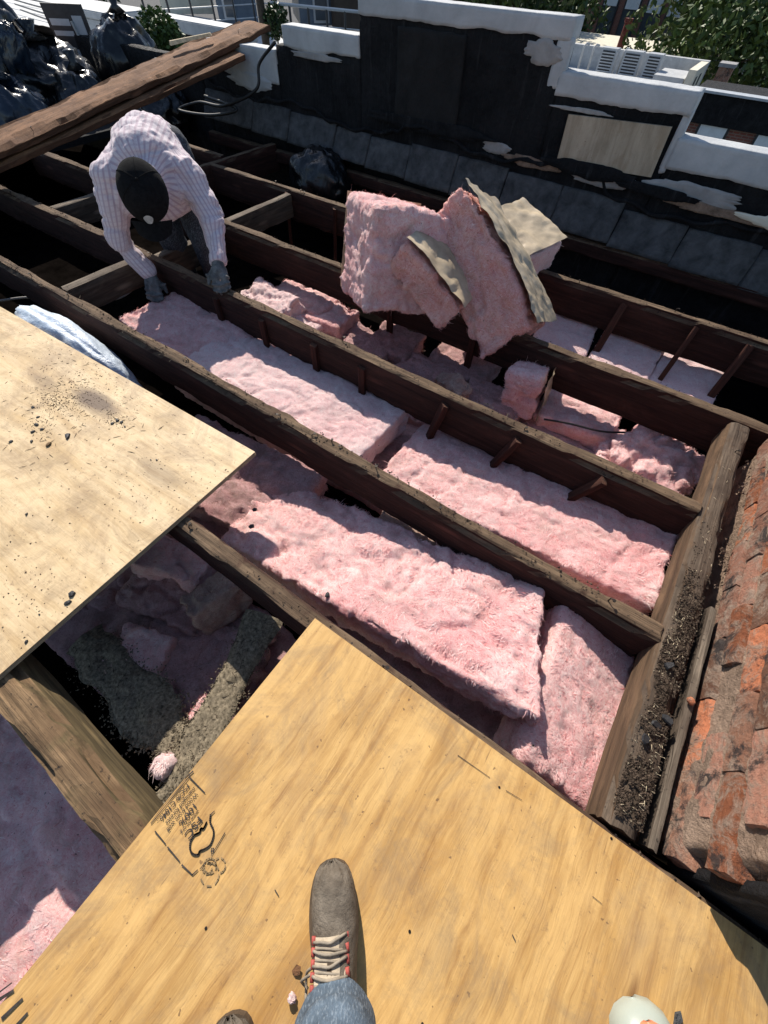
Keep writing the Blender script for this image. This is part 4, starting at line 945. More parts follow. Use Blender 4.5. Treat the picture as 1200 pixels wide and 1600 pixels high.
FR, FL = Vector((-2.70, 1.78, -.50)), Vector((-2.93, 1.70, -.50))
hup = Vector((.62, -.42, .66)).normalized()                 # crown of the head points to the lens
hfw = Vector((.42, -.40, -.82)); hfw = (hfw-hup*hfw.dot(hup)).normalized(); hrt = hfw.cross(hup)
body = caps([[(PV, .12), (CH, .12), (NK, .06), (NK.lerp(HD, .6), .058)], [(SR, .045), (ER, .036), (WR, .028), (HR, .030)], [(SLf, .045), (EL, .036), (WL, .028), (HL, .030)],
             [(CH, .08), (SR, .05)], [(CH, .08), (SLf, .05)], [(hipR, .08), (KR, .055), (FR, .04), (FR+Vector((.14, -.12, -.03)), .035)], [(hipL, .08), (KL, .055), (FL, .04), (FL+Vector((.14, -.12, -.03)), .035)]])
# head: skull, jaw, nose, ears, brow
body.add(*(lambda q: (q.V, q.F))(caps([[(HD-hup*.01-hfw*.02, .088), (HD-hup*.05+hfw*.02, .074)], [(HD-hup*.07+hfw*.035, .055), (HD-hup*.115+hfw*.055, .034)], [(HD-hup*.035+hfw*.085, .014), (HD-hup*.062+hfw*.105, .015)],
      [(HD-hup*.045+hrt*.082, .018), (HD-hup*.075+hrt*.080, .014)], [(HD-hup*.045-hrt*.082, .018), (HD-hup*.075-hrt*.080, .014)], [(HD-hup*.090+hfw*.082-hrt*.018, .009), (HD-hup*.090+hfw*.082+hrt*.018, .009)]])))
V, Nn, F = fuse(body, 'body', 'skin', .010, 4)
person = mk('person', V, F, 'skin', None, True)
tag(person, 'person in striped shirt, black cap and grey gloves bending over the joist', 'person')
for s_ in (-1, 1):
    e = HD-hup*.045+hfw*.088+hrt*(.032*s_); q = MB(); q.lathe([(.001, -.011), (.008, -.008), (.011, 0), (.008, .008), (.001, .011)], 12, e); q.build('eye', 'silver', person, True)
# shirt
sh = caps([[(PV+Vector((-.03, .03, .01)), .150), (PV.lerp(CH, .5)+Vector((0, 0, .02)), .180), (CH+Vector((0, 0, .015)), .172), (NK, .092)], [(CH, .14), (SR, .082)], [(CH, .14), (SLf, .082)], [(PV.lerp(CH, .6)+lat*.07, .13), (SR, .08)], [(PV.lerp(CH, .6)-lat*.07, .13), (SLf, .08)],
           [(SR, .082), (ER, .063), (WR.lerp(ER, .12), .043)], [(SLf, .082), (EL, .063), (WL.lerp(EL, .12), .043)], [(CH+Vector((.05, -.03, -.07)), .150), (PV+Vector((.06, -.06, -.07)), .155)], [(CH+Vector((.09, -.02, -.06))+lat*.07, .105), (ER.lerp(SR, .75), .075)], [(CH+Vector((.06, -.05, -.08))-lat*.07, .105), (EL.lerp(SLf, .7), .075)], [(PV+lat*.05, .13), (PV-lat*.05, .13)], [(NK+lat*.02, .085), (NK.lerp(HD, .28), .075)]])
V, Nn, F = fuse(sh, 'shirt', 'shirt', .0085, 5)
w_ = .026*(ridge(V*np.array([7, 7, 5])+1.5, 3, 77)-.55)+.014*fbm(V*6, 3, 78)-.018*np.clip(ridge(V*np.array([6, 6, 13]), 2, 79)-.72, 0, 1)*3+.008*(ridge(V*24, 2, 80)-.6)
V = V+Nn*w_[:, None]
st = chain_stripe(V, ((PV, CH, (0, 0, -1), .165), (CH, NK, (0, 0, -1), .14), (SR, ER, (0, 1, -.3), .085), (ER, WR, (0, 1, -.3), .06), (SLf, EL, (-1, 0, 0), .085), (EL, WL, (-1, 0, 0), .06)))
o = mk('shirt', V, F, 'shirt', person, True); a = o.data.attributes.new('stripe', 'FLOAT', 'POINT'); a.data.foreach_set('value', st.astype(np.float32)); o['label'] = 'white shirt with thin purple stripes'
for (w0, e0) in ((WR, ER), (WL, EL)):
    q = MB(); d = (w0-e0).normalized(); q.tube([w0-d*.055, w0-d*.045, w0-d*.005, w0], .043, 18, taper=[.9, 1, 1.02, .9]); V2 = q.build('cuff', 'shirt', o, True)
    a = V2.data.attributes.new('stripe', 'FLOAT', 'POINT'); a.data.foreach_set('value', [(i % 18)/18*.27 for i in range(len(V2.data.vertices))])
# trousers
tr = caps([[(PV+lat*.06, .135), (PV-lat*.06, .135)], [(hipR, .12), (KR, .085), (FR+Vector((0, 0, .05)), .068)], [(hipL, .12), (KL, .085), (FL+Vector((0, 0, .05)), .068)]])
V, Nn, F = fuse(tr, 'trousers', 'jeans_dark', .011, 5); V = V+Nn*(.008*fbm(V*12, 3, 5)+.008*(ridge(V*np.array([6, 6, 14]), 2, 6)-.6))[:, None]
mk('trousers', V, F, 'jeans_dark', person, True)
for f0 in (FR, FL):
    V, Nn, F = fuse(caps([[(f0+Vector((-.03, .03, -.03)), .052), (f0+Vector((.17, -.14, -.045)), .042)]]), 'shoe', 'sole', .012, 3); mk('shoe', V, F, 'sole', person, True)
# hair at the nape and the cap
hm = Matrix(((hrt.x, hfw.x, hup.x, HD.x), (hrt.y, hfw.y, hup.y, HD.y), (hrt.z, hfw.z, hup.z, HD.z), (0, 0, 0, 1))) @ Matrix.Scale(1.08, 4)
q = MB(); V = []; F = []; n = 28
for i in range(9):
    t = i/8*math.pi*.62
    for k in range(n):
        a = 2*math.pi*k/n; r_ = math.sin(t+.02)
        V.append((.094*r_*math.cos(a), -.018+.112*r_*math.sin(a), .012+.088*math.cos(t)))
for i in range(8):
    for k in range(n): F.append((i*n+k, (i+1)*n+k, (i+1)*n+(k+1)%n, i*n+(k+1)%n))
P = np.array(V); P += .004*fbm(P*30, 3, 4)[:, None]
mk('hair', P, F, 'hair', person, True, mw=hm)
V = []; F = []
for i in range(12):
    t = i/11*math.pi*.5; bl = 1+.02*math.cos(4*t)
    for k in range(36):
        a = 2*math.pi*k/36; r_ = math.sin(t+.015)**.82
        V.append((.104*r_*math.cos(a), -.012+.122*r_*math.sin(a), .005+.115*math.cos(t)**.8 if t < math.pi*.5-1e-6 else .0))
for i in range(11):
    for k in range(36): F.append((i*36+k, (i+1)*36+k, (i+1)*36+(k+1)%36, i*36+(k+1)%36))
P = np.array(V); P += .003*fbm(P*18, 3, 9)[:, None]
cap = mk('cap', P, F, 'cap', person, True, mw=hm); cap['label'] = 'black cap with a round grey emblem'
V = []; F = []                                        # brim: curved tongue of cloth with thickness
for i in range(9):
    v = i/8
    for k in range(17):
        u = k/16*2-1; x = .092*u*(1-.18*v); y = .085+(.075*v)*(1-.35*u*u)+.02*(1-u*u); z = .004-.030*u*u-.022*v
        V.append((x, y, z))
for i in range(8):
    for k in range(16): F.append((i*17+k, i*17+k+1, (i+1)*17+k+1, (i+1)*17+k))
nV = len(V); V += [(x, y, z-.004) for x, y, z in V]; F += [tuple(j+nV for j in f[::-1]) for f in F]
mk('brim', V, F, 'cap', cap, True)
q = MB(); q.lathe([(.005, .0), (.007, .004), (.002, .008)], 12, (0, -.012, .118)); q.build('button', 'cap', cap, True)
for k in range(3):
    a = math.pi*k/3+.5; q = MB(); pts = []
    for i in range(-11, 12):
        t = i/11*math.pi*.5; r_ = math.copysign(abs(math.sin(t))**.82, t); pts.append((.1045*r_*math.cos(a), -.012+.1225*r_*math.sin(a), .0055+.1155*max(0, math.cos(t))**.8))
    q.tube(pts, .0016, 5); q.build('cap_seam', 'cap', cap, True)
V = []; F = []
for i in range(5):
    for k in range(20):
        a = 2*math.pi*k/20; rr = i/4; x = .017*rr*math.cos(a)*(1+.12*math.sin(3*a)); s_ = .0135*rr*math.sin(a)
        V.append((x*1.15, .1165-4*x*x-.75*s_, .052+s_*1.25))
for i in range(4):
    for k in range(20): F.append((i*20+k, (i+1)*20+k, (i+1)*20+(k+1)%20, i*20+(k+1)%20))
mk('emblem', V, F, 'silver', cap, True)
# gloves with five fingers
def glove(wr, palm_dir, side, nrm, curl, name='glove', scale=1.0):
    d = Vector(palm_dir).normalized(); s_ = Vector(side); s_ = (s_-d*s_.dot(d)).normalized(); nn = d.cross(s_)
    if nn.dot(Vector(nrm)) < 0: nn = -nn
    pc = wr+d*.055*scale; ch_ = [[(wr-d*.02, .036*scale), (wr+d*.01, .034*scale), (wr+d*.045, .036*scale)], [(wr+d*.03+s_*.018, .026*scale), (wr+d*.08+s_*.026, .021*scale)], [(wr+d*.03-s_*.018, .026*scale), (wr+d*.08-s_*.026, .021*scale)]]
    for k, (o_, l) in enumerate(((.033, .062), (.011, .072), (-.011, .068), (-.032, .052))):
        a = wr+d*.085*scale+s_*o_; l *= scale
        p1_ = a+d*l*.45-nn*l*.15*curl; p2_ = p1_+d*l*.34*(1-.3*curl)-nn*l*.34*curl; p3_ = p2_+d*l*.2*(1-curl)-nn*l*.3*curl
        ch_.append([(a, .0125), (p1_, .0115), (p2_, .0105), (p3_, .0085)])
    t0 = wr+d*.035+s_*.032; t1 = t0+s_*.028+d*.022-nn*.012; t2 = t1+s_*.006+d*.028-nn*.016
    ch_.append([(t0, .016), (t1, .0135), (t2, .010)])
    V, Nn, F = fuse(caps(ch_, 10), name, 'glove', .0042, 3); return mk(name, V, F, 'glove', person, True)
glove(WR+(HR-WR)*.05, HR-WR+Vector((.01, -.01, .012)), (-.62, -.78, 0), (0, 0, 1), .75)
glove(WL+(HL-WL)*.05, HL-WL+Vector((.03, -.02, 0)), (.5, .7, .1), (.6, -.6, .4), .45)

# ------------------------------------------------------------------ the photographer's feet
ph = thing('person', (.15, -.33, .022), 'person standing on golden plywood, only jeans leg and brown boots in view', 'person')
def boot(toe, heading, mirror=1):
    fw = Vector((math.cos(heading), math.sin(heading), 0)); rt = Vector((fw.y, -fw.x, 0))*mirror
    def W(s, l, z): v = toe-fw*s+rt*l; return (v.x-.15, v.y+.33, z)
    L = .305; st_ = np.linspace(0, 1, 34); V = []; F = []; n = 22
    prof = [(0, .010, .030), (.02, .030, .048), (.06, .0405, .066), (.12, .0475, .078), (.22, .0520, .086), (.32, .0520, .094), (.42, .0475, .108), (.50, .0435, .125), (.60, .0415, .138), (.75, .0395, .140), (.9, .037, .138), (.98, .028, .125), (1.0, .016, .110)]
    sx = [p[0] for p in prof]; wi = .9*np.interp(st_, sx, [p[1] for p in prof]); hi = np.interp(st_, sx, [p[2] for p in prof])
    for i, t in enumerate(st_):
        cl = .006*math.sin(t*3.1)                      # slight inward curve of the last
        for k in range(n):
            a = math.pi*k/(n-1); c_ = math.cos(a); s_ = math.sin(a)
            x = wi[i]*np.sign(c_)*abs(c_)**.75; z = .018+(hi[i]-.018)*s_**.72
            V.append(W(t*L+.004*math.sin(9*a)*(t < .1), x+cl, z))
    for i in range(33):
        for k in range(n-1): F.append((i*n+k, i*n+k+1, (i+1)*n+k+1, (i+1)*n+k))
    F.append(tuple(range(n))); F.append(tuple(33*n+k for k in range(n))[::-1])
    P = np.array(V); P += (.0022*fbm(P*34, 3, 4)+.0012*ridge(P*70, 2, 5))[:, None]*np.array([.3, .3, 1])
    up = mk('boot', P, F, 'boot', ph, True); up['label'] = 'scuffed taupe leather boot'
    V = []; m_ = 40; out = []
    for i in range(m_):
        a = 2*math.pi*i/m_; s = (1-math.cos(a))/2; w_ = np.interp(s, sx, [p[1] for p in prof])*.9+.0035
        out.append((s*L*1.012-.002, w_*(1 if a < math.pi else -1)*(abs(math.sin(a))**.15 if 0 < s < 1 else 0)))
    V = [W(s, l, .001) for s, l in out]+[W(s, l, .020) for s, l in out]
    mk('sole', V, [(i, (i+1) % m_, m_+(i+1) % m_, m_+i) for i in range(m_)]+[tuple(range(m_))[::-1], tuple(range(m_, 2*m_))], 'sole', up)
    # tongue
    V = []; F = []
    for i in range(12):
        t = .33+i/11*.24
        for k in range(9):
            u = k/8*2-1; V.append(W(t*L, u*.027, np.interp(t, sx, hi_s)+.004-.010*u*u) if False else W(t*L, u*.028, np.interp(t, st_, hi)+.005-.012*u*u))
    for i in range(11):
        for k in range(8): F.append((i*9+k, i*9+k+1, (i+1)*9+k+1, (i+1)*9+k))
    mk('tongue', V, F, 'tongue', up, True)
    q = MB(); q.add([W(.42*L, -.004, np.interp(.42, st_, hi)+.0065), W(.42*L, .004, np.interp(.42, st_, hi)+.0065), W(.585*L, .005, np.interp(.585, st_, hi)+.0075), W(.585*L, -.005, np.interp(.585, st_, hi)+.0075)], [(0, 1, 2, 3)]); q.build('tongue_stripe', 'sole', up)
    for j in range(5):
        t = .345+j*.045; z = np.interp(t, st_, hi)
        for s_ in (-1, 1):
            q = MB(); q.tube([W(t*L-.006, s_*.031, z-.010), W(t*L+.006, s_*.032, z-.010)], .0040, 7); q.build('eyelet', 'red', up, True)
        q = MB(); zz = .5*(1 if j % 2 else -1)
        q.tube(curve([W(t*L-.004*zz, -.031, z-.006), W(t*L, -.015, z+.008), W(t*L+.002, .0, z+.011), W(t*L+.004*zz, .015, z+.008), W(t*L+.009*zz, .031, z-.006)], 14), .0025, 7); q.build('lace', 'lace', up, True)
        q = MB(); q.tube(curve([W(t*L+.010, -.029, z-.004), W(t*L+.008, -.012, z+.009), W(t*L+.012, .012, z+.010), W(t*L+.016, .029, z-.003)], 14), .0021, 7); q.build('lace', 'lace', up, True)
    for (dx, pts) in ((0, [(.47, -.033, .105), (.52, -.055, .070), (.56, -.060, .035), (.60, -.052, .02)]), (1, [(.45, -.034, .10), (.50, -.048, .065), (.58, -.05, .055), (.64, -.047, .09)])):
        q = MB(); q.tube(curve([W(t*L, l, z) for t, l, z in pts], 20), .0026, 6); q.build('lace', 'lace', up, True)
    q = MB(); q.tube([W(.66*L, .0, .10), W(.70*L, .0, .17)], .036, 18); q.build('sock', 'sock', up, True)
    return up
def leg(ankle, knee, seed, flip=1):
    a = Vector(ankle); k_ = Vector(knee); n = 40; m_ = 40; V = []; F = []
    d = (k_-a).normalized(); x = d.orthogonal().normalized(); y = d.cross(x)
    for i in range(m_+1):
        t = i/m_; r_ = np.interp(t, [0, .08, .35, .7, 1], [.064, .066, .070, .078, .088]); p = a.lerp(k_, t)
        for k in range(n):
            an = 2*math.pi*k/n; V.append(p+(x*math.cos(an)+y*math.sin(an))*r_)
    for i in range(m_):
        for k in range(n): F.append((i*n+k, i*n+(k+1)%n, (i+1)*n+(k+1)%n, (i+1)*n+k))
    F.append(tuple(m_*n+k for k in range(n)))
    P = np.array([v[:] for v in V]); Q = P+seed
    c = np.array([a.lerp(k_, i/m_)[:] for i in range(m_+1)]).repeat(n, 0)
    nn = (P-c)/np.linalg.norm(P-c, axis=1, keepdims=True); tt = np.linspace(0, 1, m_+1).repeat(n)
    P = P+nn*(.013*(ridge(Q*np.array([5, 5, 22]), 2, seed)-.6)*np.clip(1.3-tt*1.6, .25, 1)+.006*fbm(Q*20, 3, seed+2))[:, None]
    P -= np.array([.15, -.33, .022])
    return mk('jeans_leg', P, F, 'jeans', ph, True)
tz = .022
hdg = math.atan2(.75, -.66)
ph.location = (.15, -.33, .022)
toe = Vector((.006, -.165, 0)); boot(toe, hdg); fr_p = at(522, 1532, .145); an = Vector((fr_p.x, fr_p.y, 0))-Vector((math.cos(hdg), math.sin(hdg), 0))*.060
leg((an.x, an.y, .125), (an.x+.06, an.y-.06, .62), 2)
toe2 = Vector((-.008, -.447, 0)); boot(toe2, hdg+.12, -1); an2 = toe2-Vector((math.cos(hdg+.12), math.sin(hdg+.12), 0))*.195
leg((an2.x, an2.y, .125), (an2.x+.08, an2.y-.02, .62), 9)
# small things by the boot
b = MB(); p = at(463, 1525, .024); b.add([(0, 0, 0), (.012, .006, .003), (.02, .0, .006), (.014, -.010, .004), (.004, -.008, .001)], [(0, 1, 2, 3, 4)]); b.add([(0, 0, -.001), (.012, .006, .002), (.02, .0, .005), (.014, -.010, .003), (.004, -.008, 0)], [(4, 3, 2, 1, 0)])
tag(b.build('dry_leaf', 'plank', None, loc=(p.x-.012, p.y, .026), rot=(0, 0, 1)), 'curled brown flake on the plywood left of the boot', 'leaf')
p = at(457, 1560, .03); tag(blob('insulation_tuft', (p.x, p.y, .032), (.010, .008, .008), 'wool_clean', 71, .5, .2, 28), 'small white fluff tuft beside the boot', 'insulation')
p = at(985, 1556, .03); fw = Vector((math.cos(hdg), math.sin(hdg), 0)); sh0 = thing('pale_shoe', (p.x-fw.x*.13, p.y-fw.y*.13, .022), 'pale grey-green shoe toe with orange upper at the bottom edge', 'shoe', rz=hdg)
def loft(name, st_, mat, par, n=20):
    V = []; F = []
    for (x, w_, z0, h_) in st_:
        for k in range(n):
            a = math.pi*k/(n-1); V.append((x, w_*math.copysign(abs(math.cos(a))**.8, math.cos(a)), z0+h_*math.sin(a)**.75))
    for i in range(len(st_)-1):
        for k in range(n-1): F.append((i*n+k, i*n+k+1, (i+1)*n+k+1, (i+1)*n+k))
    F += [tuple(range(n)), tuple((len(st_)-1)*n+k for k in range(n))[::-1]]
    return mk(name, V, F, mat, par, True)
loft('toe_cap', [(.1305, .002, .012, .003), (.129, .012, .001, .022), (.122, .034, .001, .034), (.108, .050, .001, .048), (.085, .058, .001, .058), (.06, .060, .001, .060)], 'tub', sh0)
loft('upper', [(.075, .050, .005, .055), (.03, .052, .005, .068), (-.05, .048, .005, .085), (-.11, .042, .005, .095), (-.15, .034, .005, .09), (-.165, .015, .005, .07)], 'tub', sh0)
loft('vamp_panel', [(.112, .002, .050, .004), (.110, .012, .03, .030), (.102, .028, .03, .036), (.08, .038, .03, .040), (.03, .038, .03, .048), (-.02, .036, .03, .054)], 'orange', sh0)
loft('sole', [(.06, .061, .001, .022), (-.02, .052, .001, .022), (-.15, .040, .001, .022)], 'tub', sh0)
chip(1058, 1592, .008, 'grey pointed sliver beside the pale shoe toe', None, 'felt', .023, 2.2)
# ================================================================== beyond the parapet
def house(name, loc, label, cat='house'): return thing(name, loc, label, cat)
def lbox(name, parent, b, mat, **k):
    L = parent.location; return box(name, (b[0]-L.x, b[1]-L.x, b[2]-L.y, b[3]-L.y, b[4]-L.z, b[5]-L.z), mat, parent, **k)
# brick row house across the way
A = aty(1100, 142, 23); zt = A.z
hs = house('row_house', (4, 26, -11.5), 'red brick house with black parapet band seen beyond the right coping')
zb = aty(1100, 193, 23).z
lbox('wall', hs, (-2.7, 12, 23, 25, -11.5, zb), 'wallbrick'); lbox('parapet_band', hs, (-2.78, 12.1, 22.85, 25.1, zb, zt), 'tar'); lbox('parapet_cap', hs, (-2.85, 12.15, 22.75, 23.2, zt, zt+.06), 'metal_grey')
for (px, py) in ((1107, 216), (1196, 234), (1285, 252)):
    c = aty(px, py, 23); w = lbox('window', hs, (c.x-.52, c.x+.52, 22.94, 23.05, c.z-.95, c.z+.42), 'metal_dark')
    L = hs.location
    for (nm, x0, x1, y0, y1, z0, z1, mt) in (('lintel', -.72, .72, -.08, .05, .44, .74, 'stone'), ('blind', -.44, .44, -.025, .02, -.25, .34, 'blind'), ('pane', -.44, .44, -.020, .02, -.88, -.30, 'glass')):
        box(nm, (c.x+x0-L.x, c.x+x1-L.x, 22.94+y0-L.y, 22.94+y1-L.y, c.z+z0-L.z, c.z+z1-L.z), mt, w)
c = aty(1120, 138, 26); ct = aty(1141, 98, 26); chn = thing('roof_chimney', (c.x, 26, zt-.3), 'narrow pale brick chimney on the house beyond the right coping', 'chimney')
hc = ct.z-(zt-.3); box('stack', (-.24, .24, -.24, .24, -9, hc-.1), 'brick_c', chn); box('chimney_cap', (-.29, .29, -.29, .29, hc-.1, hc), 'stone', chn)
# white-roofed house with air conditioners
wh = house('white_roofed_house', (-9, 34, -11.5), 'house with white parapet roof and air conditioners above the stepped wall')
lbox('wall', wh, (-14.5, -4.6, 29.5, 38.6, -11.5, -4.5), 'cream')
lbox('roof', wh, (-14.4, -4.7, 33.6, 38.5, -4.5, -3.9), 'white')
lbox('parapet', wh, (-14.6, -4.55, 38.3, 38.7, -4.4, -2.98), 'white'); lbox('parapet', wh, (-4.95, -4.55, 35.2, 38.25, -4.4, -3.0), 'cream'); lbox('parapet', wh, (-14.6, -4.6, 29.3, 29.6, -4.5, -4.1), 'white'); lbox('parapet', wh, (-14.7, -14.4, 29.7, 38.25, -4.4, -3.3), 'white')
sh_ = lbox('stair_bulkhead', wh, (-6.6, -5.0, 35.2, 37.6, -4.3, -3.35), 'white')
for k in range(2): lbox('slot_window', wh, (-4.545, -4.53, 35.7+k*1.1, 36.1+k*1.1, -4.1, -3.3), 'metal_dark')
for (px, py, w_, sd) in ((948, 100, .9, 0), (985, 103, 1.0, 1), (1018, 108, .8, 2)):
    p = aty(px, py, 36.6); p.y = 36.6; ac = thing('air_conditioner', (p.x, p.y, -3.9), ('dark louvred air conditioner at the left on the white roof', 'grey air conditioner in the middle of the white roof', 'air conditioner at the right on the white roof')[sd], 'air conditioner')
    box('casing', (-w_/2, w_/2, -.3, .3, .1, 1.15), 'metal_grey', ac); box('fan_grille', (-w_/2+.1, w_/2-.1, -.34, -.305, .2, 1.05), 'metal_dark', ac)
    for k in range(7): box('louvre', (-w_/2+.08, w_/2-.08, -.37, -.345, .22+k*.12, .27+k*.12), 'metal_grey', ac)
    for s_ in (-1, 1): box('foot', (s_*w_*.4-.05, s_*w_*.4+.05, -.3, .3, 0, .1), 'metal_dark', ac)
for (px, py) in ((905, 100), (920, 102), (965, 112)):
    p = aty(px, py, 36.9); tag(MB().tube([(0, 0, 0), (0, 0, 1.0), (.12, 0, 1.15), (.3, 0, 1.1)], .06, 8).build('vent_pipe', 'white', None, True, loc=(p.x, 36.9, -3.9)), {905: 'leftmost white vent pipe on the white roof', 920: 'white vent pipe left of the dark air conditioner', 965: 'white vent pipe between two air conditioners'}[px], 'pipe')
# flat pale roof and flue, far brick block
lr = house('flat_roofed_house', (-9, 46, -11.5), 'low house with pale flat roof behind the white-roofed one')
lbox('wall', lr, (-22, -3.5, 44, 52, -11.5, -4.0), 'stone'); lbox('roof', lr, (-22.2, -3.3, 43.8, 52.2, -4.0, -3.8), 'cream')
p = aty(970, 70, 45); fl = tag(MB().lathe([(.30, 0), (.30, .12), (.24, .16), (.22, 1.3), (.28, 1.34), (.28, 1.5)], 14).build('flue', 'redpipe', None, False, loc=(p.x, 45, -3.8)), 'dark red flue standing on the pale flat roof', 'flue')
fb = house('brick_block', (-14, 66, -11.5), 'tall brick block with narrow windows between the trees')
lbox('wall', fb, (-24, -5, 62, 70, -11.5, 9), 'wallbrick')
for (px, py) in ((985, 20), (1018, 26), (952, 14), (1050, 32)):
    c = aty(px, py, 62); w = lbox('window', fb, (c.x-.75, c.x+.75, 61.9, 62.05, c.z-2.2, c.z+2.4), 'metal_dark'); L = fb.location
    for (z0, z1, mt) in ((-2.0, .1, 'glass'), (.2, 2.2, 'blind')): box('pane', (c.x-.6-L.x, c.x+.6-L.x, 61.86-L.y, 61.95-L.y, c.z+z0-L.z, c.z+z1-L.z), mt, w)
    box('sill', (c.x-.95-L.x, c.x+.95-L.x, 61.6-L.y, 62.0-L.y, c.z-2.5-L.z, c.z-2.2-L.z), 'stone', w)

def tree_at(c, rad, label, seed, n=5200, mat='leaf', leaf=.22, group='trees beyond the roofs', gz=-11.5):
    t = thing('leafy_tree', (c[0], c[1], gz), label, 'tree', group); g = np.random.RandomState(seed); h = c[2]-gz
    b = MB(); b.tube([(0, 0, 0), (.1, .1, h*.35), (-.1, .15, h*.7), (0, 0, h)], .32, 10, taper=[1.2, .9, .6, .3])
    cl = []
    for k in range(34):
        d = g.normal(size=3); d /= np.linalg.norm(d); rr = rad*g.uniform(.35, .95); q = np.array([d[0]*rr, d[1]*rr, d[2]*rr*.85]); cl.append((q, rad*g.uniform(.22, .42)))
        if k < 12: b.tube([(0, 0, h*.55+k*.1), tuple(q*.5+np.array([0, 0, h*.9])), tuple(q+np.array([0, 0, h]))], .10, 5, taper=[1, .6, .2])
    b.build('trunk', 'bark', t, True)
    m_ = n//len(cl); P = []
    for q, r_ in cl:
        d = g.normal(size=(m_, 3)); d /= np.linalg.norm(d, axis=1, keepdims=True); P.append(q+d*r_*g.uniform(.5, 1.05, (m_, 1))**.5)
    P = np.concatenate(P); n_ = len(P); a = g.normal(size=(n_, 3)); a /= np.linalg.norm(a, axis=1, keepdims=True); u_ = np.cross(a, g.normal(size=(n_, 3))); u_ /= np.linalg.norm(u_, axis=1, keepdims=True)
    s_ = leaf*g.uniform(.6, 1.3, (n_, 1)); V = np.stack([P-a*s_, P+u_*s_*.45, P+a*s_, P-u_*s_*.45], 1).reshape(-1, 3)+np.array([0, 0, h])
    mk('crown', V, np.arange(n_*4).reshape(-1, 4), mat, t); return t
c = aty(1135, 50, 46); tree_at(c, 5.6, 'large leafy tree at the upper right above the brick house', 1, 11000, 'leaf', .24)
c = aty(1195, 20, 56); tree_at(c, 6.0, 'dark tree at the top right corner behind the large one', 6, 6000, 'leaf_dark', .26)
c = aty(868, 8, 54); tree_at(c, 4.4, 'leafy tree left of the tall brick block', 2, 7000, 'leaf', .24)
c = aty(800, -8, 46); tree_at(c, 5.0, 'dark leafy tree over the top of the highest coping', 3, 7000, 'leaf_dark', .24)
c = at(85, -8, -2.5); tree_at(c, 3.6, 'dark green tree at the upper left behind the cables', 4, 6000, 'leaf_dark', .20)
c = aty(700, -30, 40); tree_at(c, 5.0, 'leafy tree top above the tarred wall', 5, 5000, 'leaf', .24)

# roofs, railings and clutter at the upper left
nr = house('neighbour_roof', (-20, 14, -11.5), 'pale neighbouring roof terrace beyond the low white parapet')
lbox('wall', nr, (-40, -10.4, 3.9, 14, -11.5, -.95), 'brownwall'); lbox('roof', nr, (-39.8, -10.5, 3.95, 13.9, -.94, -.80), 'white')
p = at(180, 55, -.55); wb = thing('roof_hatch', (p.x, p.y, -.8), 'white boxy roof hatch behind the rubbish sacks', 'hatch', rz=R(-2)); box('curb', (-.9, .9, -.5, .5, 0, .55), 'white', wb, .02); box('lid', (-.96, .96, -.56, .56, .55, .68), 'white', wb, .02)
p = at(310, 75, -.4); wb = thing('low_wall', (p.x, p.y, -.8), 'low white wall behind the far end of the rough board', 'wall', rz=R(-2)); box('wall_body', (-1.5, 1.6, -.18, .18, 0, .6), 'tar', wb); box('wall_cap', (-1.55, 1.65, -.22, .22, .6, .78), 'white', wb, .015)
def railing(p0, p1, label, h=1.0, n=7, rails=4):
    p0 = Vector(p0); p1 = Vector(p1); t = thing('railing', p0, label, 'railing'); d = p1-p0
    for i in range(n):
        q = d*i/(n-1); MB().tube([q, q+Vector((0, 0, h))], .028, 6).build('post', 'metal_dark', t)
    for k in range(rails): z = h*(k+1)/rails; MB().tube([Vector((0, 0, z)), d+Vector((0, 0, z))], .014 if k < rails-1 else .03, 6).build('rail', 'metal_grey', t)
railing(at(240, 62, -.8), at(430, 45, -.8), 'wire railing along the pale terrace at upper left', 1.0, 7, 4)
railing(at(430, 62, -.5), at(568, 75, -.6), 'pale topped railing just left of the highest coping', .55, 6, 2)
def shed(px0, px1, py, z, depth, h, mat, label, extra=None):
    a = at(px0, py, z); b_ = at(px1, py, z); t = thing('roof_shed', (a.x, a.y, z), label, 'shed'); d = (b_-a); ang = math.atan2(d.y, d.x); t.rotation_euler = (0, 0, ang); L = d.length
    box('wall', (0, L, 0, depth, 0, h), mat, t); box('roof', (-.1, L+.1, -.1, depth+.1, h, h+.1), 'metal_dark', t)
    if extra:
        for (x0, x1, z0, z1, mt, nm) in extra:
            w = box(nm, (x0*L, x1*L, -.05, .0, z0*h, z1*h), 'metal_grey', t); box('pane' if nm == 'window' else 'door_leaf', (x0*L+.06, x1*L-.06, -.07, -.051, z0*h+.06, z1*h-.06), mt, w)
    return t
shed(345, 405, 42, -.8, 3, 2.8, 'siding', 'blue-grey shed behind the wire railing', ((.15, .45, .05, .8, 'glass', 'door'), (.6, .9, .35, .8, 'glass', 'window')))
shed(470, 530, 40, -.8, 3, 2.8, 'siding', 'dark blue-grey shed with glass door left of the highest coping', ((.35, .75, .02, .85, 'glass', 'door'),))
shed(525, 580, 48, -.8, 3, 3.0, 'brownwall', 'dark brown shed against the highest coping')
shed(255, 335, 22, -.8, 2.5, 1.6, 'cream', 'pale low shed on the terrace at upper left', ((.2, .45, .3, .85, 'glass', 'window'), (.6, .85, .3, .85, 'glass', 'window')))
p = at(415, 62, -.5); tag(MB().tube([(0, 0, -.4), (0, 0, 2.6)], .09, 8).build('timber_post', 'bark', None, False, loc=(p.x, p.y, -.5)), 'dark brown post beside the dark green shrub', 'post')
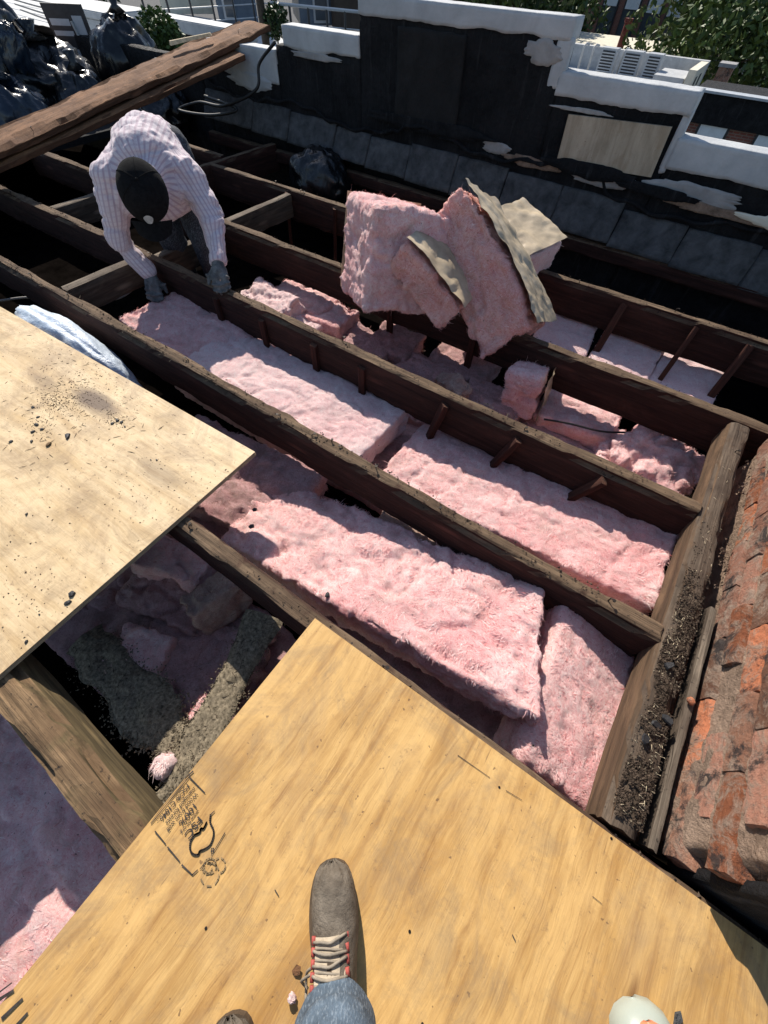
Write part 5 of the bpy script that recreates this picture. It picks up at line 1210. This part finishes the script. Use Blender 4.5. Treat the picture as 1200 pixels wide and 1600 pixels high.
def shrub(px, py, z, rad, label, seed, mat='leaf_dark', n=900):
    p = at(px, py, z); t = thing('shrub', (p.x, p.y, z-rad), label, 'plant'); g = np.random.RandomState(seed)
    MB().tube([(0, 0, -.1), (0, 0, rad)], .02, 6).build('stem', 'bark', t)
    d = g.normal(size=(n, 3)); d /= np.linalg.norm(d, axis=1, keepdims=True); P = d*rad*g.uniform(.3, 1, (n, 1))**.6*(1+.25*fbm(d*2, 2, seed))[:, None]+np.array([0, 0, rad])
    a = g.normal(size=(n, 3)); a /= np.linalg.norm(a, axis=1, keepdims=True); u_ = np.cross(a, g.normal(size=(n, 3))); u_ /= np.linalg.norm(u_, axis=1, keepdims=True); s_ = rad*.16
    mk('leaves', np.stack([P-a*s_, P+u_*s_*.5, P+a*s_, P-u_*s_*.5], 1).reshape(-1, 3), np.arange(n*4).reshape(-1, 4), mat, t)
shrub(430, 32, -.2, .30, 'dark green potted shrub beside the brown post', 3); shrub(245, 48, .3, .22, 'leafy vine behind the upright black sack', 4, 'leaf'); shrub(262, 62, .25, .22, 'leafy vine hanging right of the upright black sack', 5, 'leaf')
# tarpaulin, sign board, cables, clear sheet
P = []; F = []; a, b_, c, d = at(-20, 20, .55), at(80, 42, .55), at(95, 82, .25), at(-20, 78, .25)
n = 24
for i in range(n+1):
    for k in range(n+1):
        u_, v_ = i/n, k/n; q = a.lerp(b_, u_).lerp(d.lerp(c, u_), v_); P.append((q.x-a.x, q.y-a.y, q.z+.0))
for i in range(n):
    for k in range(n): F.append((i*(n+1)+k, (i+1)*(n+1)+k, (i+1)*(n+1)+k+1, i*(n+1)+k+1))
P = np.array(P); P[:, 2] += .05*fbm(P*2.2, 3, 4); P2 = P.copy(); P2[:, 2] -= .02; m_ = len(P)
tag(mk('tarpaulin', np.concatenate([P, P2]), F+[tuple(j+m_ for j in f[::-1]) for f in F], 'tarp', None, True, loc=(a.x, a.y, 0)), 'taupe tarpaulin sloping at the upper left corner', 'tarpaulin')
p = at(128, 90, .25); sg = thing('sign_board', (p.x, p.y, .0), 'dark framed board standing behind the black sacks', 'board', rz=R(32)); fr_ = box('board_panel', (-.36, .36, -.02, .02, .05, .85), 'metal_dark', sg); sg.scale = (.6, .6, .6); sg.location.z = .12
for (x0, x1, z0, z1) in ((-.30, .05, .60, .68), (-.30, .05, .48, .54), (.12, .30, .50, .72), (-.26, -.14, .20, .32), (-.06, .16, .20, .32)): box('printed_panel', (x0, x1, -.026, -.021, z0, z1), 'metal_grey', sg)
MB().tube([(.10, -.05, .66), (.22, -.09, .10)], .022, 6).build('brace', 'silver', sg)
for k in range(4):
    a = at(5+k*9, -12+k*9, -.6); b_ = at(125, 12+k*10, -.6); b = MB(); b.tube(curve([a*1.0, a.lerp(b_, .5)-Vector((0, 0, .04)), b_], 16), .022, 5)
    tag(b.build('overhead_cable', 'cable_grey', None, True), 'pale overhead cable crossing the tree at upper left', 'cable', 'cables at the upper left')
p = at(20, 75, .45); o = blob('plastic_sheet', (p.x, p.y, .42), (.16, .10, .22), 'bag_blue', 12, .25, .14, 60); o.rotation_euler = (0, R(30), R(20)); tag(o, 'crumpled glossy plastic sheet over sacks at the left edge', 'sheet')
p = at(80, 88, .15); b = MB(); b.box(-.5, .5, -.09, .09, 0, .10); tag(b.build('timber_block', 'plank', None, loc=(p.x, p.y, .05), rot=(0, 0, R(20))), 'reddish brown timber block below the tarpaulin', 'timber')
